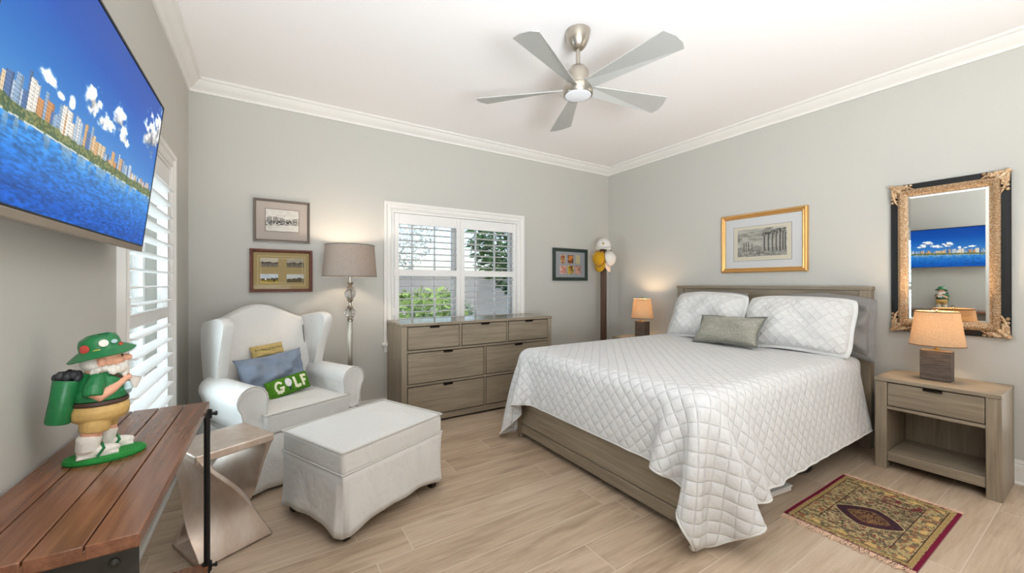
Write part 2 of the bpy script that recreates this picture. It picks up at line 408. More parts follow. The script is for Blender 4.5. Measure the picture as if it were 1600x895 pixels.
# shuttered windows: root at the wall face, local x along the wall, -y into the room
def window(name, loc, rot, x0, x1, z0, z1, panels, mid, pitch, lw, tilt):
    r = thing(name, None, None, loc, rot); tag(r, kind='structure')
    cw = .078
    def casing():
        m = MB()
        prof = [(0, 0), (0, -.018), (.012, -.024), (.024, -.014), (.044, -.016), (.056, -.026), (cw, -.028), (cw, 0)]
        ring = []
        for sx, sz in ((-1, -1), (-1, 1), (1, 1), (1, -1)):
            ring.append([((x0 - d) if sx < 0 else (x1 + d), y, (z0 - d) if sz < 0 else (z1 + d)) for d, y in prof])
        m.grid(ring, closed_u=True, closed_v=True); return m
    casing().build('casing', M['trim'], r, smooth=25)
    MB().bx(x0 - .10, x1 + .10, -.048, 0, z0 - .105, z0 - .078).bx(x0 - .075, x1 + .075, -.02, 0, z0 - .17, z0 - .105).build('window_stool', M['trim'], r, bevel=.004)
    # shutter mounting frame
    m = MB(); a = .02
    m.bx(x0, x0 + a, -.012, .05, z0, z1).bx(x1 - a, x1, -.012, .05, z0, z1).bx(x0 + a, x1 - a, -.012, .05, z1 - a, z1).bx(x0 + a, x1 - a, -.012, .05, z0, z0 + a)
    m.build('shutter_frame', M['shutter'], r, bevel=.002)
    for (p0, p1) in panels:                       # clear width between stiles
        st = .046
        q = MB(); b0, b1 = z0 + a + .003, z1 - a - .003
        q.bx(p0 - st, p0, -.008, .022, b0, b1).bx(p1, p1 + st, -.008, .022, b0, b1)
        q.bx(p0, p1, -.008, .022, b1 - .105, b1).bx(p0, p1, -.008, .022, b0, b0 + .085).bx(p0, p1, -.008, .022, mid[0], mid[1])
        pn = q.build('shutter_panel', M['shutter'], r, bevel=.0025)
        for (s0, s1) in ((b0 + .085, mid[0]), (mid[1], b1 - .105)):
            n = int(round((s1 - s0) / pitch)); st2 = (s1 - s0) / n
            for k in range(n):
                lm = MB(); prof = []
                for j in range(12):
                    w = 2 * math.pi * j / 12; py, pz = lw / 2 * math.cos(w), .0055 * math.sin(w)
                    prof.append((py * math.cos(tilt) - pz * math.sin(tilt), py * math.sin(tilt) + pz * math.cos(tilt)))
                lm.prism([(y, z) for y, z in prof], 0, p0 + .002, p1 - .002)
                lm.build('louver', M['shutter'], pn, loc=(0, .007, s0 + st2 * (k + .5)))
        if p0 == panels[0][0]: hx = x0 + .012
        else: hx = x1 - .012
        for hz in (z0 + .22, (z0 + z1) / 2, z1 - .2):
            MB().bx(hx - .012, hx + .012, -.018, -.010, hz - .035, hz + .035).lathe([(.005, -.037), (.005, .037)], 10, (hx, -.018, hz)).build('hinge', M['shutter'], r)
    # the window itself, set back in the wall
    s = MB(); y0, y1 = .105, .15; f = .05
    s.bx(x0, x0 + f, y0, y1, z0, z1).bx(x1 - f, x1, y0, y1, z0, z1).bx(x0 + f, x1 - f, y0, y1, z0, z0 + f).bx(x0 + f, x1 - f, y0, y1, z1 - f, z1)
    zm = (z0 + z1) / 2; s.bx(x0 + f, x1 - f, y0, y1, zm - .022, zm + .022)
    npan = len(panels) * 3 if len(panels) > 1 else 3
    if len(panels) > 1:
        xm = (x0 + x1) / 2; s.bx(xm - .05, xm + .05, y0, y1, z0 + f, z1 - f)
    sash = s.build('sash', M['shutter'], r, bevel=.003)
    g = MB(); w = (x1 - x0) / npan
    for k in range(1, npan):
        if len(panels) > 1 and k == npan // 2: continue
        g.bx(x0 + w * k - .0075, x0 + w * k + .0075, y0 + .012, y1 - .012, z0 + f, z1 - f)
    g.build('muntin', M['shutter'], sash)
    MB().bx(x0 + .03, x1 - .03, y0 + .02, y0 + .025, z0 + .03, z1 - .03).build('pane', M['pane'], r, smooth=0)
    MB().bx(x0 - .02, x1 + .02, .05, .26, z0 - .03, z0).build('outer_sill', M['trim'], r, bevel=.004)
    return r
M['pane'] = glass('window_glass', (.97, .99, .99), .1)
window('window_1', (0, YB, 0), (0, 0, 0), *BW, [(1.10, 1.712), (1.806, 2.42)], (1.325, 1.39), .068, .070, R(-2))
window('window_2', (XL, 0, 0), (0, 0, R(90)), *LW, [(2.30, 3.07)], (1.05, 1.112), .083, .086, R(-1))

# ------------------------------------------------------------------ bed
bed = thing('bed', 'queen platform bed of greyed oak with tall plank headboard and low footboard', 'bed', (2.83, 1.88, 0))
def bb(name, mk, x0, x1, y0, y1, z0, z1, parent=None, **k):
    o = bed.location; p = parent or bed
    return MB().bx(x0 - o.x, x1 - o.x, y0 - o.y, y1 - o.y, z0, z1).build(name, M[mk], p, bevel=k.pop('bevel', .003), **k)
hbp = bb('headboard', 'oak_y', 3.878, 3.918, 1.13, 2.625, .30, 1.20)
bb('headboard_cap', 'oak_y', 3.862, 3.938, 1.052, 2.704, 1.20, 1.228)
bb('headboard_post', 'oak_z', 3.868, 3.934, 1.056, 1.128, 0, 1.20)
bb('headboard_post', 'oak_z', 3.868, 3.934, 2.628, 2.700, 0, 1.20)
bb('footboard', 'oak_y', 1.752, 1.774, 1.118, 2.642, .118, .40)
bb('footboard_rail', 'oak_y', 1.748, 1.778, 1.118, 2.642, .044, .114)
bb('leg', 'oak_z', 1.745, 1.790, 1.072, 1.118, 0, .41)
bb('leg', 'oak_z', 1.745, 1.790, 2.642, 2.688, 0, .41)
bb('side_rail', 'oak_x', 1.791, 3.866, 1.072, 1.094, .16, .36)
bb('side_rail', 'oak_x', 1.791, 3.866, 2.666, 2.688, .16, .36)
bb('slat_deck', 'oak_dark', 1.78, 3.866, 1.096, 2.664, .30, .345)
def rounded_block(x0, x1, y0, y1, z0, z1): return MB().bx(x0, x1, y0, y1, z0, z1)
mt = rounded_block(-1.03, 1.03, -.785, .785, 0, .352).build('mattress', M['mattress'], None, loc=(2.815, 1.882, .346), bevel=.06, segs=5)
tag(mt, 'white mattress under the quilt on the oak bed frame', 'mattress')

def drape_quilt():
    """position-based cloth: a quilt laid over the mattress, hanging at the foot and both sides"""
    h = .036
    sx = np.arange(0, QL, h); ty = np.arange(0, QW, h)
    nx, ny = len(sx), len(ty)
    P = np.stack([3.62 - sx[:, None] + 0 * ty[None, :], Q0 + ty[None, :] + 0 * sx[:, None], np.full((nx, ny), .80)], -1)
    P[..., 2] += np.random.RandomState(4).rand(nx, ny) * .004
    V = np.zeros_like(P); lo = np.array([1.733, 1.06, -.2]); hi = np.array([3.90, 2.70, .715]); r = .07
    c = (lo + hi) / 2; hb = (hi - lo) / 2 - r; S = slice; al = S(None); groups = []
    def pr(n, o, s, per): return S(o, n - s, per), S(o + s, n, per)
    for o in (0, 1):
        a, b = pr(nx, o, 1, 2); groups.append(((a, al), (b, al), h, 1.))
        for ya, yb in ((S(0, ny - 1), S(1, ny)), (S(1, ny), S(0, ny - 1))): groups.append(((a, ya), (b, yb), h * 2 ** .5, .35))
        a, b = pr(ny, o, 1, 2); groups.append(((al, a), (al, b), h, 1.))
    for o in range(4):
        a, b = pr(nx, o, 2, 4); groups.append(((a, al), (b, al), 2 * h, .12))
        a, b = pr(ny, o, 2, 4); groups.append(((al, a), (al, b), 2 * h, .12))
    dt = .02
    for it in range(200):
        V[..., 2] -= 9.8 * dt; V *= .965; Q = P + V * dt
        for k in range(16):
            for a, b, Lh, kk in groups:
                d = Q[b] - Q[a]; n = np.linalg.norm(d, axis=-1, keepdims=True) + 1e-9
                q = d * ((n - Lh) / n * .5 * kk); Q[a] += q; Q[b] -= q
            d = Q - c; a = np.abs(d); q = np.maximum(a - hb, 0); ln = np.linalg.norm(q, axis=-1)
            ins = ln < r; far = (ln > 1e-6) & ins
            Q += np.where(far[..., None], q / np.maximum(ln, 1e-6)[..., None] * (r - ln)[..., None] * np.sign(d), 0)
            Q[..., 2] = np.where(ins & ~far, hi[2], Q[..., 2]); Q[..., 2] = np.maximum(Q[..., 2], .014)
            top = ins & (a[..., 2] > hb[2]); Q[top, :2] = Q[top, :2] * .1 + P[top, :2] * .9
        V = (Q - P) / dt; P = Q
    # the stiff quilted layers stand off the mattress towards the hem
    z = P[..., 2]; fl = np.clip((.66 - z) / .5, 0, 1) ** 1.1
    P[..., 1] -= np.where(P[..., 1] < 1.13, .085 * fl * np.clip((P[..., 0] - 1.75) / .15, 0, 1), 0)
    P[..., 0] -= np.where(P[..., 0] < 1.80, .02 * fl, 0)
    return P, sx, ty
QL, QW, Q0 = 2.235, 2.59, .622
Pq, sx_, ty_ = drape_quilt()
qm = MB().grid(Pq.tolist())
quilt = qm.build('quilt', M['quilt'], smooth=180)
nyq = len(ty_); uvs(quilt, lambda i: (sx_[i // nyq], ty_[i % nyq]))
sd = quilt.modifiers.new('thickness', 'SOLIDIFY'); sd.thickness = .010; sd.offset = 1
sb = quilt.modifiers.new('subdivision', 'SUBSURF'); sb.levels = sb.render_levels = 2
tag(quilt, 'white diamond-quilted coverlet draped over the bed to its hanging corner', 'quilt')
# bound edge of the coverlet
edge = [Pq[-1, j] for j in range(nyq)]
MB().tube([tuple(p + np.array([-.006, 0, .003])) for p in edge], .0065, 6).tube([tuple(Pq[i, 0] + np.array([0, -.006, .003])) for i in range(len(sx_))], .0065, 6).build('hem_binding', M['white_cloth'], quilt, sub=1)

# pillows: a soft envelope in the local xz plane, front to -y, base at the origin
def pillow_surface(w, h, t, nu=40, nv=28, pinch=.06, puff=.5, sag=0, wob=0, seed=0, rnd=0):
    def f(u, v, s):
        k = max(0., (1 - abs(u) ** 3.2)) ** puff * max(0., (1 - abs(v) ** 3.2)) ** puff
        x = w / 2 * u * (1 - pinch * (1 - v * v) * abs(u) ** 2)
        z = h / 2 * v * (1 - pinch * 1.2 * (1 - u * u) * abs(v) ** 2) - sag * (u * u) * h * .12
        q = 1 - rnd * (abs(u) * abs(v)) ** 5; x *= q; z *= q
        z += wob * .10 * t * mnoise.noise(Vector((u * 2.7 + seed * 3, v * .7, 1.5))) * max(0, v)
        n = wob * (mnoise.noise(Vector((u * 2.2 + seed, v * 2.2, s * 3 + seed)))) * t
        return x, s * (t / 2 * k) + n * k, z + h / 2
    return f
def pillow_mesh(w, h, t, nu=40, nv=28, **k):
    f = pillow_surface(w, h, t, nu, nv, **k); m = MB()
    us = [-math.cos(math.pi * i / nu) * .35 + (-1 + 2 * i / nu) * .65 for i in range(nu + 1)]; vs = [-math.cos(math.pi * i / nv) * .35 + (-1 + 2 * i / nv) * .65 for i in range(nv + 1)]
    for s in (-1, 1): m.grid([[f(u, v, s) for v in vs] for u in us])
    m.uv = [(u * w / 2, v * h / 2 + s * 3) for s in (-1, 1) for u in us for v in vs]
    return m
def weld(o, d=.0005):
    w = o.modifiers.new('weld', 'WELD'); w.merge_threshold = d
def flange(f, nrm_w, w, h, n=28):
    """flat border running round the pillow's seam"""
    ring = []
    pts = [(-1 + 2 * i / n, -1) for i in range(n)] + [(1, -1 + 2 * i / n) for i in range(n)] + [(1 - 2 * i / n, 1) for i in range(n)] + [(-1, 1 - 2 * i / n) for i in range(n)]
    inn, out = [], []
    for u, v in pts:
        x, y, z = f(u, v, 0); cx, cz = u, v
        du = nrm_w * (u if abs(u) == 1 else u * .98); dv = nrm_w * (v if abs(v) == 1 else v * .98)
        a = math.sin((u * 5 + v * 7)) * .004
        inn.append((x - du * .3, y, z - dv * .3)); out.append((x + du, y + a, z + dv))
    m = MB()
    m.grid([[(x, y - .003, z) for x, y, z in inn], [(x, y - .002, z) for x, y, z in out], [(x, y + .002, z) for x, y, z in out], [(x, y + .003, z) for x, y, z in inn]], closed_v=True)
    return m
def pillow(name, label, loc, rot, w, h, t, mk, fl=0, flm=None, group=None, cat='pillow', **k):
    r = thing(name, label, cat, loc, rot, group)
    pm = pillow_mesh(w, h, t, **k); o = pm.build('cover', M[mk], r, smooth=180); uv = pm.uv; uvs(o, lambda i: uv[i]); weld(o)
    if fl: flange(pillow_surface(w, h, t, **{a: b for a, b in k.items() if a not in ('nu', 'nv')}), fl, w, h).build('flange', M[flm or mk], r, smooth=180)
    return r
# sleeping pillows against the headboard face the foot of the bed (-x)
RB = R(-90)
pillow('bed_pillow', 'grey satin bed pillow drooping behind the right quilted sham beside the headboard post', (3.765, 1.36, .748), (R(-6), 0, RB + R(1)), .66, .40, .11, 'grey_satin', fl=.04, wob=.9, seed=5, sag=1.1, pinch=.06, rnd=.05)
pillow('bed_pillow', 'grey satin bed pillow mostly hidden behind the left quilted sham', (3.765, 2.27, .748), (R(-6), 0, RB), .66, .41, .11, 'grey_satin', fl=.03, wob=.5, seed=9, sag=.6, pinch=.03)
pillow('pillow_sham', 'white quilted pillow sham at the right, nearest the lit drum lamp', (3.465, 1.43, .748), (R(-26), 0, RB + R(2)), .72, .43, .20, 'sham', fl=.022, flm='sham', wob=.2, seed=2, sag=.5, pinch=.03, rnd=.07)
pillow('pillow_sham', 'white quilted pillow sham at the left, half behind the grey lumbar cushion', (3.485, 2.195, .748), (R(-25), 0, RB - R(3)), .72, .45, .20, 'sham', fl=.022, flm='sham', wob=.25, seed=3, sag=.6, pinch=.03, rnd=.08)
pillow('lumbar_cushion', 'grey linen lumbar cushion with darker flange leaning on the white shams', (3.25, 1.84, .750), (R(-34), R(-2), RB - R(3)), .55, .255, .16, 'grey_linen', fl=.018, flm='grey_edge', wob=.3, seed=8, pinch=.11, cat='cushion')

# ------------------------------------------------------------------ dresser, nightstands
def pull_handle(parent, x, z, y, w=.075):
    MB().bx(x - w / 2, x + w / 2, y - .012, y, z - .006, z + .003).bx(x - w / 2, x + w / 2, y - .012, y - .008, z - .014, z + .003).build('pull', M['pull'], parent, bevel=.0015)
dr = thing('dresser', 'wide greyed-oak dresser of seven drawers under the shuttered window', 'dresser', (1.79, 3.575, 0))
hw, fy, by = .81, -.235, .235
MB().bx(-hw - .004, hw + .004, fy - .006, by, .876, .90).build('top', M['oak_top'], dr, bevel=.003)
for s in (-1, 1):
    x0, x1 = (-hw, -hw + .05) if s < 0 else (hw - .05, hw)
    MB().bx(x0, x1, fy, by, 0, .876).build('side_panel', M['oak_z'], dr, bevel=.003)
MB().bx(-hw + .05, hw - .05, fy + .03, by, .06, .874).build('carcass', M['oak_dark'], dr, smooth=0)
MB().bx(-hw + .05, hw - .05, fy + .004, fy + .029, .022, .072).build('bottom_rail', M['oak_x'], dr, bevel=.002)
for z in (.655, .358): MB().bx(-hw + .05, hw - .05, fy + .004, fy + .029, z - .009, z + .009).build('drawer_rail', M['oak_x'], dr, bevel=.002)
xi0, xi1 = -hw + .053, hw - .053
for (z0, z1, n) in ((.669, .871, 3), (.372, .641, 2), (.078, .344, 2)):
    w = (xi1 - xi0 + .024) / n - .024
    for k in range(n):
        x0 = xi0 + k * (w + .024)
        d = MB().bx(x0 + .003, x0 + w - .003, fy + .001, fy + .028, z0 + .003, z1 - .003).build('drawer', M['oak_x'], dr, bevel=.002)
        pull_handle(d, x0 + w / 2, z1 - .002, fy + .001, .09)
        if k < n - 1: MB().bx(x0 + w + .003, x0 + w + .021, fy + .004, fy + .029, z0 - .004, z1 + .004).build('divider', M['oak_z'], dr, bevel=.002)
def nightstand(loc, label):
    r = thing('nightstand', label, 'nightstand', loc, RB, None)
    w, f, b = .273, -.207, .207
    MB().bx(-w - .002, w + .002, f - .008, b, .59, .615).build('top', M['oak_x'], r, bevel=.003)
    for s in (-1, 1):
        MB().prism([(s * (w - .058), 0), (s * w * 1.012, 0), (s * w, .59), (s * (w - .06), .59)], 1, f, b).build('side_panel', M['oak_z'], r, bevel=.003)
    MB().bx(-w + .06, w - .06, f + .03, b - .01, .425, .588).build('drawer_box', M['oak_dark'], r, smooth=0)
    d = MB().bx(-w + .063, w - .063, f + .002, f + .028, .432, .582).build('drawer', M['oak_x'], r, bevel=.002)
    pull_handle(d, 0, .580, f + .002, .085)
    MB().bx(-w + .06, w - .06, f + .004, f + .03, .405, .425).build('drawer_rail', M['oak_x'], r, bevel=.002)
    MB().bx(-w + .06, w - .06, b - .016, b - .004, .055, .425).build('back_panel', M['oak_z'], r, smooth=0)
    MB().bx(-w + .06, w - .06, f + .006, b - .016, .058, .118).build('shelf', M['oak_x'], r, bevel=.003)
    return r
nightstand((3.75, .673, 0), 'greyed-oak nightstand with one drawer and open shelf below the mirror')
nightstand((3.75, 3.083, 0), 'greyed-oak nightstand in the far corner, only its top showing behind the bed')

def table_lamp(loc, label, watts):
    r = thing('table_lamp', label, 'lamp', loc, RB, None)
    MB().bx(-.071, .071, -.045, .045, 0, .195).build('base', M['slate'], r, bevel=.003)
    MB().lathe([(.013, .195), (.013, .205), (.007, .208), (.007, .232), (.012, .235), (.012, .25)], 16).build('neck', M['brass'], r)
    n = 48; m = MB(); zb, zt, rb, rt, th = .225, .452, .131, .103, .0018
    m.grid([[(math.cos(a) * q, math.sin(a) * q * .86, z) for a in [2 * math.pi * k / n for k in range(n)]] for q, z in ((rb, zb), ((rb + rt) / 2, (zb + zt) / 2), (rt, zt), (rt - th, zt), ((rb + rt) / 2 - th, (zb + zt) / 2), (rb - th, zb))], closed_u=True, closed_v=True)
    sh = m.build('lamp_shade', M['shade_tan'], r)
    for z, q in ((zb + .004, rb), (zt - .004, rt)):
        MB().tube([(math.cos(2 * math.pi * k / 49) * (q + .0005), math.sin(2 * math.pi * k / 49) * (q * .86 + .0005), z) for k in range(50)], .003, 6).build('shade_trim', M['shade_edge'], sh)
    sp = MB(); sp.tube([(-rt + .004, 0, zt - .012), (0, 0, zt - .004), (rt - .004, 0, zt - .012)], .0018, 6).tube([(0, -.088, zt - .012), (0, 0, zt - .004), (0, .088, zt - .012)], .0018, 6)
    sp.build('shade_spider', M['brass'], r)
    MB().lathe([(.004, zt - .004), (.004, zt + .004), (.011, zt + .010), (.011, zt + .016), (.0, zt + .022)], 14).build('finial', M['pull'], r)
    MB().lathe([(.012, .25), (.014, .262), (.028, .30), (.03, .318), (.022, .342), (.001, .352)], 18).build('bulb', M['bulb'], r)
    lp = point('table_lamp_bulb', (loc[0], loc[1], loc[2] + .385), watts, (1, .70, .43), .03)
    return r
def emit(name, c, s):
    m, t, p = mat(name); p.inputs['Base Color'].default_value = (.8, .8, .8, 1); p.inputs['Emission Color'].default_value = c + (1,); p.inputs['Emission Strength'].default_value = s; return m
M['bulb'] = emit('lit_bulb', (1, .75, .45), 6)
M['shade_tan'] = shade_cloth('tan_burlap_shade', (220, 198, 168), .5)
M['shade_edge'] = fabric('brown_shade_trim', (120, 92, 66))
M['shade_grey'] = shade_cloth('grey_linen_shade', (176, 164, 154), .30)
table_lamp((3.745, .692, .616), 'lit table lamp with tan burlap shade in front of the mirror', 8)
table_lamp((3.75, 3.083, .616), 'lit table lamp with tan burlap shade in the far corner behind the bed', 6.5)

# ------------------------------------------------------------------ floor lamp
fl = thing('floor_lamp', 'floor lamp with two crystal balls and grey linen drum shade behind the armchair', 'lamp', (.597, 3.52, 0))
MB().lathe([(.001, 0), (.135, 0), (.138, .012), (.13, .022), (.05, .032), (.024, .05), (.02, .08)], 40).build('base', M['nickel'], fl)
pm = MB(); pm.lathe([(.0165, .07), (.0165, .945)], 20)
for k in range(8): a = 2 * math.pi * k / 8; pm.tube([(math.cos(a) * .0155, math.sin(a) * .0155, .08), (math.cos(a) * .0155, math.sin(a) * .0155, .94)], .0035, 6)
pm.build('pole', M['nickel'], fl)
MB().lathe([(.014, .93), (.022, .938), (.022, .948), (.015, .955), (.028, .962), (.026, .966)], 24).build('collar', M['nickel'], fl)
MB().lathe([(.026, 1.046), (.028, 1.05), (.014, 1.064), (.012, 1.082), (.014, 1.10), (.028, 1.114), (.026, 1.118)], 24).build('spool', M['nickel'], fl)
MB().lathe([(.026, 1.206), (.028, 1.21), (.016, 1.222), (.013, 1.236), (.028, 1.258), (.026, 1.262), (.011, 1.262), (.011, 1.36)], 24).build('cup', M['nickel'], fl)
for zc in (1.006, 1.162):
    MB().lathe([(max(.0005, .0445 * math.sin(math.pi * i / 16)), zc - .0445 * math.cos(math.pi * i / 16)) for i in range(17)], 12).build('crystal_ball', M['crystal'], fl, smooth=0)
    MB().lathe([(.007, zc - .05), (.007, zc + .05)], 12).build('stem', M['nickel'], fl)
n = 56; m = MB(); zb, zt, rb, rt = 1.306, 1.575, .214, .193
m.grid([[(math.cos(a) * q, math.sin(a) * q, z) for a in [2 * math.pi * k / n for k in range(n)]] for q, z in ((rb, zb), (rt, zt), (rt - .002, zt), (rb - .002, zb))], closed_u=True, closed_v=True)
sh = m.build('lamp_shade', M['shade_grey'], fl)
for z, q in ((zb + .004, rb), (zt - .004, rt)): MB().tube([(math.cos(2 * math.pi * k / 57) * (q + .0005), math.sin(2 * math.pi * k / 57) * (q + .0005), z) for k in range(58)], .0035, 6).build('shade_trim', M['grey_edge'], sh)
MB().tube([(-rt, 0, zt - .02), (0, 0, zt - .03), (rt, 0, zt - .02)], .002, 6).tube([(0, -rt, zt - .02), (0, 0, zt - .03), (0, rt, zt - .02)], .002, 6).build('shade_spider', M['nickel'], fl)
MB().lathe([(.013, 1.36), (.015, 1.372), (.03, 1.41), (.032, 1.43), (.022, 1.455), (.001, 1.465)], 18).build('bulb', M['bulb'], fl)
point('floor_lamp_bulb', (.597, 3.52, 1.50), 7, (1, .80, .62), .035)

# ------------------------------------------------------------------ ceiling fan
fan = thing('ceiling_fan', 'brushed nickel ceiling fan with five silver blades and a white light disc', 'ceiling fan', (1.645, 1.845, 2.82))
MB().lathe([(.078, -.001), (.077, -.012), (.066, -.055), (.052, -.085), (.036, -.105), (.024, -.112)], 40).build('canopy', M['nickel'], fan)
MB().lathe([(.022, -.108), (.0135, -.112), (.0135, -.225), (.02, -.228)], 20).build('downrod', M['nickel'], fan)
MB().lathe([(.02, -.212), (.045, -.222), (.062, -.245), (.067, -.28), (.067, -.335), (.05, -.345)], 36).build('motor_housing', M['nickel'], fan)
MB().lathe([(.05, -.338), (.086, -.342), (.092, -.348), (.092, -.392), (.088, -.398), (.078, -.399)], 40).build('light_ring', M['nickel'], fan)
MB().lathe([(.084, -.394), (.080, -.401), (.06, -.405), (.0005, -.407)], 36).build('light_lens', M['lens'], fan)
for k in range(5):
    m = MB(); a1, a2 = R(-30), R(-12)
    r0, r1, w0, w1, th = .055, .65, .032, .084, .005
    def row(r, w, a, z):
        return [(r, -w * math.cos(a), z - w * math.sin(a)), (r, w * math.cos(a), z + w * math.sin(a))]
    A, B = row(r0, w0, a1, 0); Cc, D = row(r1 - .028, w1, a2, .0); D = (r1 - .01, D[1], D[2]); E1 = (r1 + .002, Cc[1] * .6 + D[1] * .4, Cc[2] * .6 + D[2] * .4); E2 = (r1 + .006, Cc[1] * .25 + D[1] * .75, Cc[2] * .25 + D[2] * .75)
    top = [A, B, Cc, D, E1, E2]
    lo = [(x, y, z - th) for x, y, z in top]
    f = [(0, 1, 3), (0, 3, 5), (0, 5, 4), (0, 4, 2)]
    m.add(top + lo, f + [tuple(i + 6 for i in q[::-1]) for q in f] + [(0, 2, 8, 6), (2, 4, 10, 8), (4, 5, 11, 10), (5, 3, 9, 11), (3, 1, 7, 9), (1, 0, 6, 7)])
    m.build('blade', M['blade'], fan, loc=(0, 0, -.352), rot=(0, 0, R(60.7 + 72 * k)), smooth=0)

# ------------------------------------------------------------------ armchair and ottoman in white slipcovers
CH = thing('armchair', 'white slipcovered wingback armchair in the corner between the windows', 'armchair', (.086, 3.245, 0), R(25))
def slab(name, pts_front, y0, y1, sub=2, bev=.03, mk='white_cloth', par=None, **k):
    pass
# seat cushion with a front apron
def cushion(x0, x1, y0, y1, z0, z1, crown, n=12):
    m = MB()
    def P(i, j, top):
        u, v = -1 + 2 * i / n, -1 + 2 * j / n
        k = (1 - u ** 4) * (1 - v ** 4)
        return ((x0 + x1) / 2 + u * (x1 - x0) / 2, (y0 + y1) / 2 + v * (y1 - y0) / 2, z1 - .012 + crown * k if top else z0)
    m.grid([[P(i, j, True) for j in range(n + 1)] for i in range(n + 1)])
    N_ = n + 1; ring = [(i, 0) for i in range(n)] + [(n, j) for j in range(n)] + [(n - i, n) for i in range(n)] + [(0, n - j) for j in range(n)]
    base = len(m.v); m.v += [P(i, j, False) for i, j in ring]
    for k in range(len(ring)):
        a, b = ring[k], ring[(k + 1) % len(ring)]
        m.f.append((a[0] * N_ + a[1], b[0] * N_ + b[1], base + (k + 1) % len(ring), base + k))
    m.f.append(tuple(range(base, base + len(ring))))
    top = [P(i, j, True) for i, j in ring]
    return m, top
m, top = cushion(-.285, .285, -.395, .20, .33, .465, .022)
m.build('seat_cushion', M['white_cloth'], CH, bevel=.018, segs=4, smooth=60)
MB().tube(top + [top[0]], .0045, 6).build('seat_piping', M['piping'], CH)
# skirt: waist to hem, flared with soft pleats at the corners
def skirt(x0, x1, y0, y1, zt, zb, flare, amp, n=420, arch=0.0, seed=0, rnd=.05, pleat=.05):
    m = MB(); rows = []
    per = []
    corners = [(x0, y0), (x1, y0), (x1, y1), (x0, y1)]
    for c in range(4):
        ax, ay = corners[c]; bx_, by_ = corners[(c + 1) % 4]; ln = math.hypot(bx_ - ax, by_ - ay); q = n // 4
        nxn, nyn = (by_ - ay) / ln, -(bx_ - ax) / ln
        for i in range(q):
            t = i / q; per.append((ax + (bx_ - ax) * t, ay + (by_ - ay) * t, nxn, nyn, t, ln))
    for lev in range(9):
        f = lev / 8; row = []
        for (px, py, nx_, ny_, t, ln) in per:
            d = min(t, 1 - t) * ln
            cn = math.exp(-(d / pleat) ** 2)                            # near the corner
            cxd, cyd = (px - (x0 + x1) / 2), (py - (y0 + y1) / 2); cl = math.hypot(cxd, cyd) or 1
            ph = math.sin(t * ln * 21 + seed + nx_ * 3) * .6 + math.sin(t * ln * 37 + seed * 2 + ny_) * .4
            off = f * flare + (f ** 1.3) * amp * ph * (1 - cn * .6)
            notch = .040 * max(0, 1 - d / .040) * f ** .7
            ox, oy = nx_ * off * (1 - cn) + cxd / cl * off * cn * 1.3, ny_ * off * (1 - cn) + cyd / cl * off * cn * 1.3
            ox -= cxd / cl * notch; oy -= cyd / cl * notch
            z = zt + (zb - zt) * f + f * f * arch * (1 - (2 * t - 1) ** 2) + f * .006 * math.sin(t * 9 + seed)
            row.append((px + ox, py + oy, z))
        rows.append(row)
    m.grid(rows, closed_v=True); return m, rows[-1]
m, hem = skirt(-.385, .385, -.375, .345, .335, .022, .05, .020, seed=1.3)
o = m.build('skirt', M['white_cloth'], CH, smooth=180); sd = o.modifiers.new('thickness', 'SOLIDIFY'); sd.thickness = .004
MB().bx(-.372, .372, -.362, .335, .12, .345).build('seat_box', M['white_cloth'], CH, bevel=.02)
for sx2 in (-1, 1):
    for sy2 in (-1, 1): MB().lathe([(.016, 0), (.024, .06), (.026, .12)], 14, (sx2 * .33, sy2 * .31 - .01, 0)).build('leg', M['leg'], CH)
# rolled arms
def arm(s):
    m = MB(); prof = []
    # cross section in (x outward, z): inner wall, roll over the top, outer wall
    prof += [(.262, .34), (.262, .46), (.258, .53)]
    for k in range(11):
        a = R(200 - 22 * k); prof.append((.338 + .084 * math.cos(a), .553 + .084 * math.sin(a)))
    prof += [(.398, .49), (.388, .43), (.392, .34)]
    rows = []
    for j, (y, sc) in enumerate(((-.352, .80), (-.366, .93), (-.358, 1.0), (-.34, 1.02), (-.2, 1), (0, 1), (.16, .99), (.27, .97))):
        rows.append([(s * (.33 + (x - .33) * sc), y, .46 + (z - .46) * (sc if z > .46 else 1)) for x, z in prof])
    m.grid(rows, closed_v=True); n = len(prof)
    m.f.append(tuple(range(n))); m.f.append(tuple(range((len(rows) - 1) * n, len(rows) * n)))
    o = m.build('arm', M['white_cloth'], CH, smooth=60, sub=1)
    pp = [(p[0], p[1] - .003, p[2]) for p in rows[2]]
    MB().tube(pp, .0045, 6).build('arm_piping', M['piping'], o)
    return o
arm(-1); arm(1)
